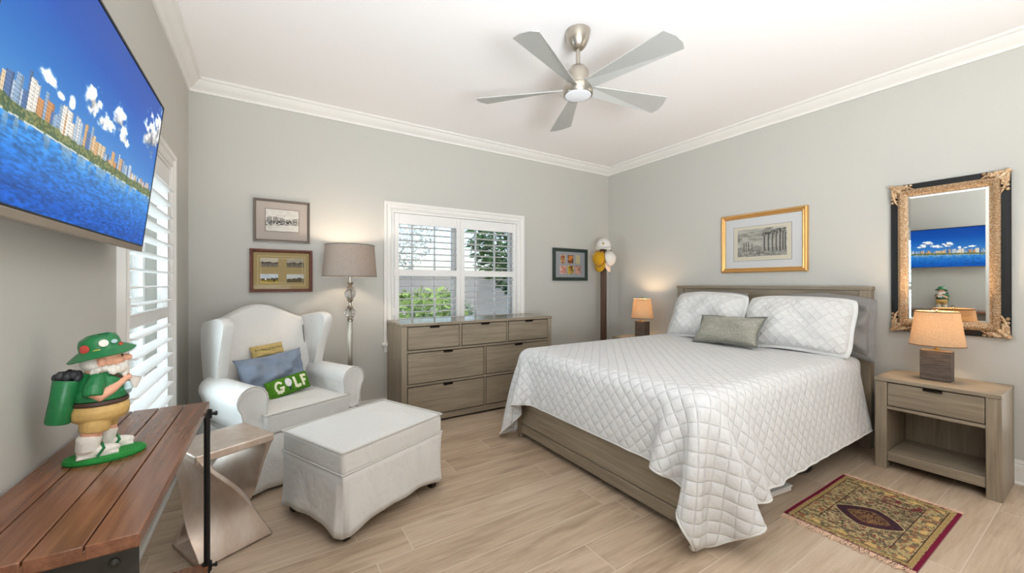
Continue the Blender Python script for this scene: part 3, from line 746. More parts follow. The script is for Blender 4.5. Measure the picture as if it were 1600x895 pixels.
# back with a crested top, leaning
def back():
    m = MB(); rows = []
    nz, nx_ = 14, 20
    def P(u, f, yoff):
        xx = u * (.31 + .01 * f); crest = .985 + .108 * math.cos(u * math.pi / 2) ** 1.6 - .004 * abs(u)
        z = .36 + (crest - .36) * f
        return (xx, .155 + .15 * f + yoff + .03 * u * u * -1, z)
    front = [[P(-1 + 2 * i / nx_, j / nz, -.022 * math.sin(math.pi * min(1, j / nz + .1)) - .02) for j in range(nz + 1)] for i in range(nx_ + 1)]
    rear = [[P(-1 + 2 * i / nx_, j / nz, .10) for j in range(nz + 1)] for i in range(nx_ + 1)]
    m.grid(front); m.grid(rear); NN = nz + 1; off = (nx_ + 1) * NN
    for i in range(nx_): m.f.append((i * NN + nz, (i + 1) * NN + nz, off + (i + 1) * NN + nz, off + i * NN + nz)); m.f.append((i * NN, off + i * NN, off + (i + 1) * NN, (i + 1) * NN))
    for j in range(nz): m.f.append((j, j + 1, off + j + 1, off + j)); q = nx_ * NN; m.f.append((q + j, off + q + j, off + q + j + 1, q + j + 1))
    m.build('backrest', M['white_cloth'], CH, smooth=55, bevel=.03, segs=4)
back()
def wing(s):
    # outline in (y, z): y forward negative
    out = [(.30, .50), (.16, .52), (.085, .60), (.060, .70), (.025, .80), (-.020, .90), (-.050, .965), (-.042, 1.008), (.02, 1.028), (.12, 1.018), (.22, 1.0), (.325, .992), (.35, .9), (.33, .7)]
    m = MB(); n = len(out); rows = []
    cy, cz = .16, .78
    for x, sc in ((-.030, .90), (-.037, .97), (-.026, 1.0), (.0, 1.015), (.026, 1.0), (.037, .97), (.030, .90)):
        rows.append([(s * (.322 + x + .03 * max(0, (.3 - y)) + .02 * (z - .6)), cy + (y - cy) * sc, cz + (z - cz) * sc) for y, z in out])
    m.grid(rows, closed_v=True); m.f.append(tuple(range(n))); m.f.append(tuple(range(6 * n, 7 * n)))
    o = m.build('wing', M['white_cloth'], CH, smooth=70, sub=2)
    if s > 0: MB().tube([(.283, .168 + .15 * (.09 + .045 * k) - .012, .60 + .040 * k) for k in range(9)], .004, 6).build('wing_piping', M['grey_edge'], o)
wing(-1); wing(1)

OT = thing('ottoman', 'white slipcovered ottoman with piped top and pleated skirt in front of the armchair', 'ottoman', (.497, 2.385, 0), R(25))
m, top = cushion(-.34, .34, -.273, .273, .328, .455, .02, 14)
m.build('top_cushion', M['white_cloth'], OT, bevel=.02, segs=4, smooth=60)
MB().tube(top + [top[0]], .005, 6).build('piping', M['piping'], OT)
MB().tube([(x * 1.004, y * 1.005, .336) for x, y, z in top + [top[0]]], .0045, 6).build('piping', M['piping'], OT)
m, hem = skirt(-.341, .341, -.274, .274, .340, .03, .022, .007, arch=.055, seed=.4, pleat=.06)
o = m.build('skirt', M['white_cloth'], OT, smooth=180); sd = o.modifiers.new('thickness', 'SOLIDIFY'); sd.thickness = .004
MB().bx(-.322, .322, -.255, .255, .13, .34).build('seat_box', M['white_cloth'], OT, bevel=.015)
for sx2 in (-1, 1):
    for sy2 in (-1, 1):
        x, y = sx2 * .296, sy2 * .229
        MB().add([(x-.018,y-.018,0),(x+.018,y-.018,0),(x+.018,y+.018,0),(x-.018,y+.018,0),(x-.024,y-.024,.14),(x+.024,y-.024,.14),(x+.024,y+.024,.14),(x-.024,y+.024,.14)],
                 [(0,3,2,1),(4,5,6,7),(0,1,5,4),(1,2,6,5),(2,3,7,6),(3,0,4,7)]).build('leg', M['leg'], OT, bevel=.002)

# cushions on the armchair (seat top at .47, back leans away)
def on_chair(x, y, z):
    a = R(25); return (.086 + x * math.cos(a) - y * math.sin(a), 3.245 + x * math.sin(a) + y * math.cos(a), z)
CR = R(25)
pillow('cushion', 'dusty blue oblong cushion standing against the back of the armchair', on_chair(-.01, .015, .485), (R(-22), R(-3), CR + R(2)), .47, .28, .14, 'blue', wob=.5, seed=4, cat='cushion', pinch=.10)
pg = pillow('cushion', 'small mustard cushion with a line of words, tucked above the blue cushion', on_chair(-.01, .145, .715), (R(-22), R(-4), CR), .225, .095, .06, 'gold', wob=.2, seed=6, cat='cushion', pinch=.04)
def conform_text(txt, size, surf, parent, mt, xspan, zc, lift=.0015, name='lettering', arc=0):
    cu = bpy.data.curves.new('t', 'FONT'); cu.body = txt; cu.size = size; cu.align_x = 'CENTER'; cu.align_y = 'CENTER'; cu.resolution_u = 3
    ob = bpy.data.objects.new('t', cu); COL.objects.link(ob); dg = bpy.context.evaluated_depsgraph_get(); me = bpy.data.meshes.new_from_object(ob.evaluated_get(dg))
    bpy.data.objects.remove(ob); bpy.data.curves.remove(cu)
    xs = [v.co.x for v in me.vertices]; k = xspan / (max(xs) - min(xs)); xm = (max(xs) + min(xs)) / 2
    for v in me.vertices:
        x, z = (v.co.x - xm) * k, v.co.y * k + zc - arc * ((v.co.x - xm) * k) ** 2
        v.co = (x, surf(x, z) - lift, z)
    me.name = name; o = bpy.data.objects.new(name, me); COL.objects.link(o); o.parent = parent; me.materials.clear(); me.materials.append(mt); return o
M['thread'] = plain('black_thread', (40, 34, 28), .8)
def surf_of(w, h, t, **k):
    f = pillow_surface(w, h, t, **k)
    def s(x, z): return f(max(-1, min(1, 2 * x / w)), max(-1, min(1, 2 * (z - h / 2) / h)), -1)[1]
    return s
conform_text('Any Time Is Tee Time', .02, surf_of(.225, .095, .06, pinch=.04, wob=.2, seed=6), pg, M['thread'], .185, .052, lift=.004, arc=-.6)

# the hooked-wool GOLF cushion: letters and turf worked into its face
gc = thing('cushion', 'green hooked-wool cushion reading GOLF with a golf ball on a tee', 'cushion', on_chair(.012, -.115, .480), (R(-24), R(-7), CR + R(3)))
def golf_paint(U, V):
    X, Z = U * 2.6, V
    n = fbm(U * 60, V * 26, 3, 3); im = col(U, (74, 122, 34)) * (.72 + .56 * n[..., None])
    ink = np.zeros(U.shape, bool); rag = (vnoise(U * 55, V * 9, 5) - .5) * .16
    Zb = .17 + rag * .8
    r = np.hypot((X - .62) / .26, (Z - .50) / .33); ang = np.degrees(np.arctan2(Z - .50, X - .62))
    ink |= (r > .62) & (r < 1.05) & ~((ang > -8) & (ang < 42)); ink |= (X > .62) & (X < .90) & (Z > .37) & (Z < .50)
    ink |= (X > .42) & (X < .82) & (Z > Zb - .02) & (Z < .32) & (r < 1.5)
    ink |= (X > 1.52) & (X < 1.68) & (Z > Zb) & (Z < .84); ink |= (X > 1.52) & (X < 1.93) & (Z > Zb) & (Z < .34)
    ink |= (X > 2.02) & (X < 2.18) & (Z > Zb) & (Z < .84); ink |= (X > 2.02) & (X < 2.42) & (Z > .68) & (Z < .84); ink |= (X > 2.02) & (X < 2.32) & (Z > .42) & (Z < .56)
    im = put(im, ink, (236, 232, 208), .95)
    tee = (np.abs(X - 1.20) < .045 + .10 * np.clip((Z - .30) / .15, 0, 1)) & (Z > .14) & (Z < .42); im = put(im, tee, (44, 58, 74))
    rb = np.hypot((X - 1.20) / .21, (Z - .63) / .26); im = put(im, rb < 1, (226, 226, 224)); im = put(im, (rb < 1.02) & (rb > .86), (150, 154, 160), .6)
    im = put(im, (rb < .8) & (np.hypot(X * 20 % 1 - .5, Z * 20 % 1 - .5) < .22), (180, 182, 186), .6)
    return im * (.9 + .2 * vnoise(U * 130, V * 50, 9)[..., None])
M['hooked'] = painted_mat('hooked_wool', .95, bumpy=.5, spec=.1)
sf = surf_of(.27, .115, .075, pinch=.03)
gc.scale = (1.08, 1.0, 1.08)
painted('front', M['hooked'], gc, .266, .112, 260, 110, golf_paint, loc=(0, -.002, .0575), depth=lambda U, V: np.vectorize(lambda a, b: sf((a - .5) * .266, b * .112 + .0015))(U, V))
pm_ = pillow_mesh(.27, .115, .075, pinch=.03); o = pm_.build('back', M['turf_green'] if 'turf_green' in M else fabric('green_wool_back', (64, 104, 36)), gc, smooth=180); weld(o)

# ------------------------------------------------------------------ pictures, mirror, television
def frame_mesh(w, h, prof):
    """mitred moulding: prof = (inset from the outer edge, y) pairs"""
    m = MB(); ring = []
    for sx, sz in ((-1, -1), (-1, 1), (1, 1), (1, -1)): ring.append([(sx * (w / 2 - d), y, sz * (h / 2 - d)) for d, y in prof])
    return m.grid(ring, closed_u=True, closed_v=True)
M['picglass'] = glass('picture_glass', (1, 1, 1), .012)
def picture(label, loc, rot, w, h, prof, fw, mk, board, fn, name='framed_picture', cat='picture', pw=None, ph=None):
    r = thing(name, label, cat, loc, rot)
    frame_mesh(w, h, prof).build('frame', M[mk], r, smooth=25)
    iw, ih = w - 2 * fw, h - 2 * fw
    MB().bx(-iw / 2 - .004, iw / 2 + .004, -.010, -.002, -ih / 2 - .004, ih / 2 + .004).build('mat_board', board, r, smooth=0)
    for (cx, cz, sw, sh, f, nx, ny) in fn: painted('print', M['paper'], r, sw, sh, nx, ny, f, loc=(cx, -.0108, cz))
    MB().bx(-iw / 2 - .003, iw / 2 + .003, -.0145, -.013, -ih / 2 - .003, ih / 2 + .003).build('glass_pane', M['picglass'], r, smooth=0)
    return r
M['paper'] = painted_mat('printed_paper', .7)
def board(name, c): return plain(name, c, .85, nscale=300, nbump=.05, var=.01)
FLAT = lambda fw, d: [(0, 0), (0, -d), (fw * .35, -d * 1.1), (fw * .7, -d * .95), (fw, -d * .7), (fw, 0)]
M['pewter'] = plain('grey_brown_frame', (112, 103, 94), .4, .3)
M['burl'] = plain('mottled_mahogany_frame', (96, 52, 36), .3, nscale=38, nbump=.2, var=.4)
M['gilt'] = plain('gilded_moulding', (216, 168, 104), .34, .6, var=.06)
M['green_frame'] = plain('dark_green_frame', (42, 56, 50), .4)
M['ornate'] = None
def crowd(U, V):
    im = col(U, (214, 210, 202)) * (.9 + .15 * fbm(U * 9, V * 9, 2)[..., None])
    bld = (V > .42) & (V < .62 + .05 * np.sin(U * 7)) & (np.floor(U * 5.2 + .3) % 1 < 1) & (np.mod(U * 5.2, 1) > .14)
    im = put(im, bld, (120, 116, 110), .55); im = put(im, bld & (np.mod(U * 21, 1) < .4) & (np.mod(V * 14, 1) < .5), (50, 48, 46), .8)
    peo = (vnoise(U * 70, V * 42, 8) > .45) & (V > .24 + .06 * U) & (V < .50 - .05 * (U - .4) ** 2); im = put(im, peo, (28, 27, 26), .92)
    im = put(im, (vnoise(U * 60, V * 60, 14) > .72) & (V > .6) & (V < .78) & (U > .3) & (U < .6), (70, 68, 66), .6)
    return put(im, (vnoise(U * 40, V * 60, 6) > .78) & (V > .2) & (V < .5), (236, 232, 226), .7)
picture('black and white crowd photograph in a taupe mat, upper frame above the armchair', (.113, YB, 1.776), 0, .414, .355, FLAT(.020, .022), .020, 'pewter', board('taupe_mat', (178, 166, 156)),
        [(.0, .005, .250, .192, lambda U, V: put(crowd(np.clip((U - .02) / .96, 0, 1), np.clip((V - .03) / .94, 0, 1)), (U < .018) | (U > .982) | (V < .024) | (V > .976), (112, 100, 90)), 200, 154)])
def links(seed, sky, grass, colourful):
    def f(U, V):
        hz = .42 + .07 * fbm(U * 5, U * 0, seed); im = col(U, sky) * (.92 + .12 * fbm(U * 6, V * 6, seed)[..., None])
        im = put(im, V < hz, np.array(grass) * .8); im = im * (.82 + .3 * fbm(U * 14, V * 20, seed + 3)[..., None])
        im = put(im, (V > hz - .06) & (V < hz + .16 * vnoise(U * 9, U * 0, seed + 1)), (60, 54, 44), .85)
        for k in range(7):
            cx = (.12 + .13 * k + .03 * math.sin(seed + k * 3)); cy = .34 + .05 * math.sin(k * 2.2 + seed)
            im = put(im, (np.abs(U - cx) < .016) & (np.abs(V - cy) < .11), (38, 34, 32), .85)
        if colourful:
            im = put(im, (np.abs(U - .78) < .035 + .05 * (V - .1)) & (V > .12) & (V < .52), (24, 24, 28)); im = put(im, (np.hypot((U - .3) / .05, (V - .45) / .12) < 1), (246, 246, 240))
            im = put(im, V < .16 + .05 * np.sin(U * 8), (196, 170, 40), .75)
        return im
    return f
M['olive_mat'] = board('olive_gold_mat', (160, 140, 96))
pb = picture('four small golf scenes in a mahogany frame, lower frame above the armchair', (.1105, YB, 1.358), 0, .458, .358, FLAT(.026, .026), .026, 'burl', M['olive_mat'],
        [(-.092, .068, .128, .076, links(1, (196, 186, 168), (150, 138, 116), False), 110, 66), (.098, .068, .128, .076, links(2, (170, 160, 142), (140, 128, 106), False), 110, 66),
         (-.092, -.066, .128, .076, links(3, (206, 214, 222), (176, 152, 60), True), 110, 66), (.098, -.066, .128, .076, links(4, (204, 206, 204), (120, 104, 60), False), 110, 66)])
mm = MB()
for d in (.030, .050): mm.grid(frame_mesh(.458 - 2 * d, .358 - 2 * d, [(0, -.0100), (0, -.0112), (.003, -.0112), (.003, -.0100)]).v and [[(sx * (.203 - d), y, sz * (.153 - d)) if k < 2 else (sx * (.200 - d), y, sz * (.150 - d)) for k, y in enumerate((-.010, -.0112, -.0112, -.010))] for sx, sz in ((-1, -1), (-1, 1), (1, 1), (1, -1))], closed_u=True, closed_v=True)
mm.build('mat_line', board('pale_mat_line', (204, 188, 146)), pb, smooth=0)
def panelart(kind):
    cols = {0: ((196, 176, 122), (150, 60, 40)), 1: ((70, 34, 26), (206, 130, 60)), 2: ((176, 170, 150), (206, 180, 80)), 3: ((206, 178, 166), (190, 120, 100)), 4: ((206, 180, 70), (92, 50, 30)), 5: ((200, 150, 130), (110, 90, 80))}
    a, b = cols[kind]
    def f(U, V):
        n = fbm(U * 3 + kind * 5, V * 4, kind); im = mixc(col(U, a), np.array(b) / 255, np.clip((n - .45) * 5, 0, 1))
        if kind == 4: im = put(im, (np.hypot(np.mod(U * 4, 1) - .5, np.mod(V * 5 + .5 * np.floor(U * 4), 1) - .5) < .33) & (np.hypot((U - .5) / .4, (V - .55) / .45) < 1), (96, 54, 34))
        if kind == 0: im = put(im, np.abs(U - .4 - .25 * np.sin(V * 3.2)) < .07, (120, 70, 50))
        return im
    return f
picture('dark green frame of six small colourful panels, right of the dresser', (3.288, YB, 1.492), 0, .57, .408, FLAT(.042, .024), .042, 'green_frame', board('grey_blue_mat', (150, 152, 156)),
        [((-.125, 0, .125)[k % 3], (.068, -.066)[k // 3], (.075, .09, .075)[k % 3] if k < 3 else .10, .105, panelart(k), 44, 50) for k in range(6)])
def ruins(U, V):
    paper = np.array((206, 198, 178)) / 255.; X = np.clip((U - .065) / .87, 0, 1); Z = np.clip((V - .115) / .815, 0, 1)
    tone = .90 + .25 * (fbm(X * 4 + .6 * fbm(X * 3, Z * 3, 1), Z * 5, 7, 5) - .5) * 2
    tone = tone - .18 * np.clip((np.abs(Z - .8) < .25) * (fbm(X * 6, Z * 12, 21) - .45) * 4, 0, 1)
    hatch = .5 + .5 * np.sin((X * 150 + Z * 60))
    g = np.clip((.26 + .05 * fbm(X * 8, Z * 0, 4) - Z) * 18, 0, 1); rub = fbm(X * 26, Z * 34, 9)
    tone = tone * (1 - g) + g * (.40 + .6 * rub)
    def column(tn, x, w, z0, z1, d=.0):
        s = (X - x) / w; k = (np.abs(s) < 1) & (Z > z0) & (Z < z1)
        sh = .86 - .56 * np.clip(s * .7 + .35, 0, 1) - .14 * (np.sin(s * 14) > .3) + .12 * (vnoise(X * 60, Z * 30, 3) - .5)
        return np.where(k, sh - d, tn)
    hill = (Z < .30 + .09 * np.exp(-((X - .42) / .1) ** 2) + .06 * np.exp(-((X - .06) / .06) ** 2)) & (Z > .2); tone = np.where(hill & (g < .5), .62 + .2 * rub, tone)
    for x, t in ((.135, .52), (.185, .55), (.235, .57), (.31, .48)): tone = column(tone, x, .010, .2, t, .1)
    arch = (X > .52) & (X < .98) & (Z > .80 - .10 * (.98 - X) / .46 * 1.0) & (Z < .92 - .12 * np.clip((.85 - X) / .33, 0, 1) + .03 * vnoise(X * 24, X * 0, 2)); tone = np.where(arch, .52 + .5 * (vnoise(X * 50, Z * 26, 12) - .45), tone)
    for x, zt in ((.555, .72), (.635, .76), (.715, .79), (.79, .81), (.86, .84), (.915, .80), (.96, .78)): tone = column(tone, x, .024, .16, zt)
    tone = tone * (.93 + .07 * hatch) * (.94 + .1 * vnoise(X * 190, Z * 110, 30))
    im = np.clip(tone, .1, 1)[..., None] * np.array((206, 202, 190)) / 255.
    inside = (U > .065) & (U < .935) & (V > .115) & (V < .93)
    return np.where(inside[..., None], im, paper)
pic = picture('engraving of ruined temple columns in a gold frame above the headboard', (XR, 1.878, 1.644), RB, .762, .574, [(0, 0), (0, -.014), (.006, -.024), (.016, -.028), (.024, -.020), (.028, -.017), (.036, -.022), (.042, -.018), (.046, -.010), (.046, 0)], .046, 'gilt', board('white_mat', (206, 206, 206)),
        [(0, -.008, .50, .322, ruins, 420, 270)])
mm = MB().grid([[(sx * (.253 + q), y, -.008 + sz * (.164 + q)) for q, y in ((0, -.0102), (0, -.0112), (.004, -.0112), (.004, -.0102))] for sx, sz in ((-1, -1), (-1, 1), (1, 1), (1, -1))], closed_u=True, closed_v=True)
mm.build('mat_line', board('taupe_mat_line', (150, 142, 128)), pic, smooth=0)

def ornate():
    m, t, p = mat('carved_gilt_and_silver'); p.inputs['Roughness'].default_value = .42; p.inputs['Metallic'].default_value = .35
    n = N(t, 'TexNoise', Scale=120, Detail=4); L(t, coords(t), n.inputs['Vector'])
    L(t, ramp(t, n.outputs[0], [(.30, rgba((150, 112, 74))), (.5, rgba((192, 156, 116))), (.68, rgba((214, 200, 178)))]).outputs[0], p.inputs['Base Color'])
    v = N(t, 'TexVoronoi', Scale=85); L(t, coords(t), v.inputs['Vector']); bump(t, p, v.outputs[0], .7, .004); return m
M['ornate'] = ornate()
mw, mh = .557, 1.067
MR = thing('wall_mirror', 'tall mirror in an ornate black and gold frame over the right nightstand', 'mirror', (XR - .004, .6875, 1.4365), (R(.62), 0, RB))
frame_mesh(mw, mh, [(0, 0), (0, -.018), (.004, -.021), (.050, -.024), (.052, 0)]).build('outer_frame', M['black'], MR, smooth=25)
fi = MB(); fi.grid([[(sx * (mw / 2 - d), y, sz * (mh / 2 - d)) for d, y in ((.040, -.004), (.040, -.030), (.046, -.040), (.056, -.046), (.066, -.044), (.074, -.034), (.080, -.028), (.088, -.024), (.090, -.004))] for sx, sz in ((-1, -1), (-1, 1), (1, 1), (1, -1))], closed_u=True, closed_v=True)
inn = fi.build('inner_frame', M['ornate'], MR, smooth=30)
# twisted cord carved along the crest of the inner frame
tw = MB()
for (a, b) in (((-1, -1), (-1, 1)), ((-1, 1), (1, 1)), ((1, 1), (1, -1)), ((1, -1), (-1, -1))):
    ax, az = a[0] * (mw / 2 - .058), a[1] * (mh / 2 - .058); bx_, bz = b[0] * (mw / 2 - .058), b[1] * (mh / 2 - .058)
    ln = math.hypot(bx_ - ax, bz - az); n = int(ln / .011); dx, dz = (bx_ - ax) / ln, (bz - az) / ln
    for k in range(n):
        t = (k + .5) / n; cx, cz = ax + (bx_ - ax) * t, az + (bz - az) * t
        tw.tube([(cx + dz * .011 - dx * .005, -.042, cz - dx * .011 - dz * .005), (cx, -.050, cz), (cx - dz * .011 + dx * .005, -.042, cz + dx * .011 + dz * .005)], [.003, .0048, .003], 5)
tw.build('carved_cord', M['ornate'], inn, smooth=60)
for sx in (-1, 1):
    for sz in (-1, 1):
        m = MB(); rr = random.Random(sx * 3 + sz)
        ox, oz = sx * mw / 2, sz * mh / 2
        def lp(pts, r0, r1): m.tube([(ox - sx * x, -.026 - .012 * math.sin(math.pi * i / (len(pts) - 1)), oz - sz * z) for i, (x, z) in enumerate(pts)], [r0 + (r1 - r0) * i / (len(pts) - 1) for i in range(len(pts))], 7)
        for k in range(3):                                      # acanthus lobes running out along both edges
            lp([(.012 + .006 * k, .02), (.012 + .010 * k, .07 + .012 * k), (.030 - .006 * k, .125 - .018 * k), (.044, .150 - .03 * k)], .012, .004)
            lp([(.02, .012 + .006 * k), (.06 + .012 * k, .012 + .010 * k), (.105 - .018 * k, .030 - .006 * k), (.125 - .03 * k, .044)], .012, .004)
        lp([(.004, .004), (.03, .03), (.06, .06), (.085, .082)], .017, .009)
        for k in range(12):
            a = k / 11 * math.pi / 2; m.ell((ox - sx * (.028 + .030 * math.cos(a) * rr.uniform(.5, 1.1)), -.036, oz - sz * (.028 + .030 * math.sin(a) * rr.uniform(.5, 1.1))), (.008, .009, .008), 8)
        for k in range(5): m.ell((ox - sx * (.02 + .022 * k), -.030, oz - sz * .012), (.010, .010, .009), 8); m.ell((ox - sx * .012, -.030, oz - sz * (.02 + .026 * k)), (.009, .010, .011), 8)
        m.build('corner_ornament', M['ornate'], MR, smooth=70)
gw, gh, bv = mw / 2 - .088, mh / 2 - .088, .016
MB().add([(-gw, -.012, -gh), (gw, -.012, -gh), (gw, -.012, gh), (-gw, -.012, gh), (-gw + bv, -.0135, -gh + bv), (gw - bv, -.0135, -gh + bv), (gw - bv, -.0135, gh - bv), (-gw + bv, -.0135, gh - bv)],
         [(4, 5, 6, 7), (0, 1, 5, 4), (1, 2, 6, 5), (2, 3, 7, 6), (3, 0, 4, 7)]).build('mirror_glass', M['mirror'], MR, smooth=0, fix=False)
MB().bx(-gw, gw, -.011, -.002, -gh, gh).build('backing', M['black'], MR, smooth=0)

TVW, TVH = 1.075, .578
TV = thing('television', 'wall-mounted flat television showing a blue waterfront skyline', 'television', (-.3835, 1.533, 1.6675), (R(6.6), 0, R(90)))
MB().bx(-TVW / 2, TVW / 2, 0, .012, -TVH / 2, TVH / 2).bx(-.38, .38, .012, .045, -TVH / 2 + .03, TVH / 2 - .12).build('casing', M['black'], TV, bevel=.004)
b = MB().grid([[(sx * (TVW / 2 - q), y, (sz * TVH / 2 - sz * q) if sz > 0 else (-TVH / 2 + q + (.012 if q > .003 else 0))) for q, y in ((0, .004), (0, -.003), (.007, -.003), (.007, .004))] for sx, sz in ((-1, -1), (-1, 1), (1, 1), (1, -1))], closed_u=True, closed_v=True)
b.build('bezel', M['black'], TV, smooth=0)
MB().bx(-TVW / 2, TVW / 2, -.004, .014, -TVH / 2 - .006, -TVH / 2 + .014).build('chin', plain('champagne_plastic', (150, 138, 124), .4, .4), TV, bevel=.002)
MB().bx(-.16, .16, .045, .065, -.14, .10).bx(-.10, -.07, .06, .10, -.13, .12).bx(.07, .10, .06, .10, -.13, .12).build('wall_bracket', M['dark_metal'], TV, bevel=.003)
def skyline(U, V):
    t = np.clip((V - .30) / .70, 0, 1); sky = mixc(col(U, (96, 158, 212)), np.array((8, 84, 178)) / 255., np.clip(t * 1.5, 0, 1) ** .8)
    sky = mixc(sky, np.array((6, 66, 156)) / 255., np.clip((t - .6) * 2, 0, 1)); im = sky
    for (cx, cz, sx, sz, sd) in ((.40, .58, .045, .085, 1), (.47, .54, .085, .05, 2), (.585, .63, .045, .10, 7), (.64, .56, .05, .06, 9), (.92, .72, .10, .17, 3), (.985, .80, .06, .17, 8), (.17, .505, .045, .03, 4), (.235, .485, .035, .025, 5), (.29, .49, .015, .03, 6)):
        d = np.hypot((U - cx) / sx, (V - cz) / (sz * np.where(V < cz, .55, 1.0))); n = fbm(U * 34, V * 30, sd, 6)
        k = np.clip((1.0 - d + (n - .5) * 2.4) * 2.6, 0, 1) * np.clip((1.5 - d) * 2, 0, 1); lum = np.clip(.60 + .40 * (V - cz + .06) / sz + 1.3 * (n - .5), .42, 1)
        im = im * (1 - k[..., None]) + k[..., None] * (lum[..., None] * np.array((1.0, 1.0, 1.0)) * .97)
    hz = .325 + .055 * U; im = put(im, (V < hz + .05) & (V > hz - .01), (150, 190, 220), .35)
    rs = np.random.RandomState(5); x = 0.0
    while x < .985:
        far = x > .74; w = rs.uniform(.010, .030) if not far else rs.uniform(.006, .014)
        h = (rs.uniform(.05, .13) if x < .45 else rs.uniform(.03, .10) if not far else rs.uniform(.02, .06)) * (1.15 if x < .2 else 1)
        c = [(214, 172, 122), (226, 204, 170), (186, 204, 224), (92, 122, 168), (238, 232, 222), (206, 150, 100), (150, 176, 204)][rs.randint(7)]
        k = (U >= x) & (U < x + w) & (V > hz - .02) & (V < hz + h); im = put(im, k, c)
        im = put(im, k & (np.mod((U - x) / w * 4, 1) < .42) & (np.mod(V * 70, 1) < .5), np.array(c) * .5, .7); im = put(im, k & ((U - x) / w > .72), np.array(c) * .6, .5)
        x += w * rs.uniform(.5, 1.02)
    tr = (V > hz - .035) & (V < hz + .012 + .03 * fbm(U * 40, U * 0, 8)); tr = tr & (V < hz + .004 + .02 * fbm(U * 40, U * 0, 8)); im = put(im, tr, (74, 96, 56), .85); im = put(im, tr & (vnoise(U * 160, V * 120, 3) > .6), (150, 150, 96), .7)
    im = put(im, (np.abs(V - hz + .035) < .006) & (vnoise(U * 70, V * 3, 1) > .4), (236, 236, 230), .8)
    wv = fbm(U * 55, V * 130, 12, 4); dpt = np.clip((hz - V) / hz, 0, 1)
    wat = mixc(col(U, (66, 146, 214)), np.array((8, 84, 176)) / 255., np.clip(dpt * 1.2, 0, 1)); wat = wat * (.62 + .78 * wv[..., None])
    rf = np.exp(-((hz - .035 - V) / .05) ** 2) * (vnoise(U * 60, V * 8, 4) > .45); wat = mixc(wat, np.array((200, 190, 170)) / 255., np.clip(rf, 0, 1) * .45)
    im = np.where((V < hz - .035)[..., None], wat, im)
    im = put(im, np.hypot((U - .865) / .016, (V - .215) / .022) < 1, (40, 110, 200), .5)
    return im
M['screen'] = painted_mat('lit_screen', .3, emit=.95, spec=.06)
painted('screen', M['screen'], TV, TVW - .014, TVH - .028, 560, 320, skyline, loc=(0, -.0015, .004))

# ------------------------------------------------------------------ console table, gnome, stool
CT = thing('console_table', 'brown plank console table with dark metal end frames against the left wall', 'table', (-.353, 1.482, 0), R(-.55))
def ct(name, mt_, x0, x1, y0, y1, z0, z1, bv=.002): return MB().bx(x0 + .353, x1 + .353, y0 - 1.482, y1 - 1.482, z0, z1).build(name, mt_, CT, bevel=bv)
m = MB(); e0, e1 = -.497, -.198; pw = (e1 - e0) / 4
for k in range(4): m.bx(e0 + pw * k + (.0015 if k else 0) + .353, e0 + pw * (k + 1) - (.0015 if k < 3 else 0) + .353, 1.0 - 1.482, 1.965 - 1.482, .754, .780)
m.bx(e0 + .356, e1 + .350, -.48, .481, .752, .770)
m.build('tabletop', M['table_wood'], CT, bevel=.002)
ct('apron', M['dark_metal'], -.492, -.206, 1.028, 1.036, .60, .752)
ct('apron', M['dark_metal'], -.492, -.206, 1.928, 1.934, .725, .752)
for x in (-.46, -.355, -.24):
    MB().lathe([(.0085, 0), (.0085, .003), (.0055, .006), (.0005, .007)], 14).build('bolt', M['dark_metal'], CT, loc=(x + .353, 1.028 - 1.482, .722), rot=(R(90), 0, 0))
for x in (-.480, -.2035):
    for y in (1.045, 1.945):
        q = MB(); xo = -.02 if (y < 1.5 and x > -.3) else 0; q.tube([(x + xo + .353, y - 1.482, 0), (x + xo + .353, y - 1.482, .754)], .0105 if y > 1.5 else .008, 10)
        lg = q.build('leg', M['black'], CT)
        for z in (.735, .135) if y > 1.5 else ():
            MB().lathe([(.0165, -.016), (.0165, .016)], 14, (x + .353, y - 1.482, z)).lathe([(.006, .0), (.006, .026), (.009, .026), (.009, .032), (.003, .034)], 10, (x + .353, y - 1.482, z), Matrix.Rotation(R(90), 4, 'Y')).build('joint', M['black'], lg)
m = MB()
for k in range(3): m.bx(-.485 + .097 * k + .353, -.485 + .097 * (k + 1) - .003 + .353, 1.03 - 1.482, 1.96 - 1.482, .125, .145)
m.build('lower_shelf', M['table_wood'], CT, bevel=.002)
m = MB(); m.tube([(-.48 + .353, 1.036 - 1.482, .16), (-.206 + .353, 1.036 - 1.482, .59)], .007, 8).tube([(-.206 + .353, 1.036 - 1.482, .16), (-.48 + .353, 1.036 - 1.482, .59)], .007, 8)
m.build('cross_brace', M['black'], CT)

GN = thing('gnome_figurine', 'bearded gnome golfer figurine in green hat and khaki shorts on the plank table', 'figurine', (-.382, 1.487, .780), R(14))
G = dict(green=plain('painted_green', (30, 112, 62), .35, nscale=90, nbump=.08, var=.12), turf=plain('turf_green', (22, 128, 48), .8, nscale=260, nbump=.9, var=.25), skin=plain('painted_skin', (226, 168, 138), .45, var=.05),
         khaki=plain('painted_khaki', (196, 160, 96), .5, nscale=60, nbump=.1, var=.08), white=plain('painted_white', (226, 220, 210), .55, nscale=160, nbump=.5, var=.05), brown=plain('painted_brown', (66, 42, 32), .45), red=plain('painted_red', (182, 66, 54), .5), dark=plain('painted_charcoal', (44, 44, 48), .6, nscale=120, nbump=.6, var=.2),
         pale=plain('painted_pale_blue', (176, 202, 206), .3), gold=plain('painted_yellow', (216, 176, 72), .5), nose=plain('painted_rosy_skin', (216, 140, 116), .4))
def remesh(o, vox=.0025, sm=4):
    r = o.modifiers.new('remesh', 'REMESH'); r.mode = 'VOXEL'; r.voxel_size = vox; r.use_smooth_shade = True
    s = o.modifiers.new('smooth', 'SMOOTH'); s.factor = .5; s.iterations = sm; return o
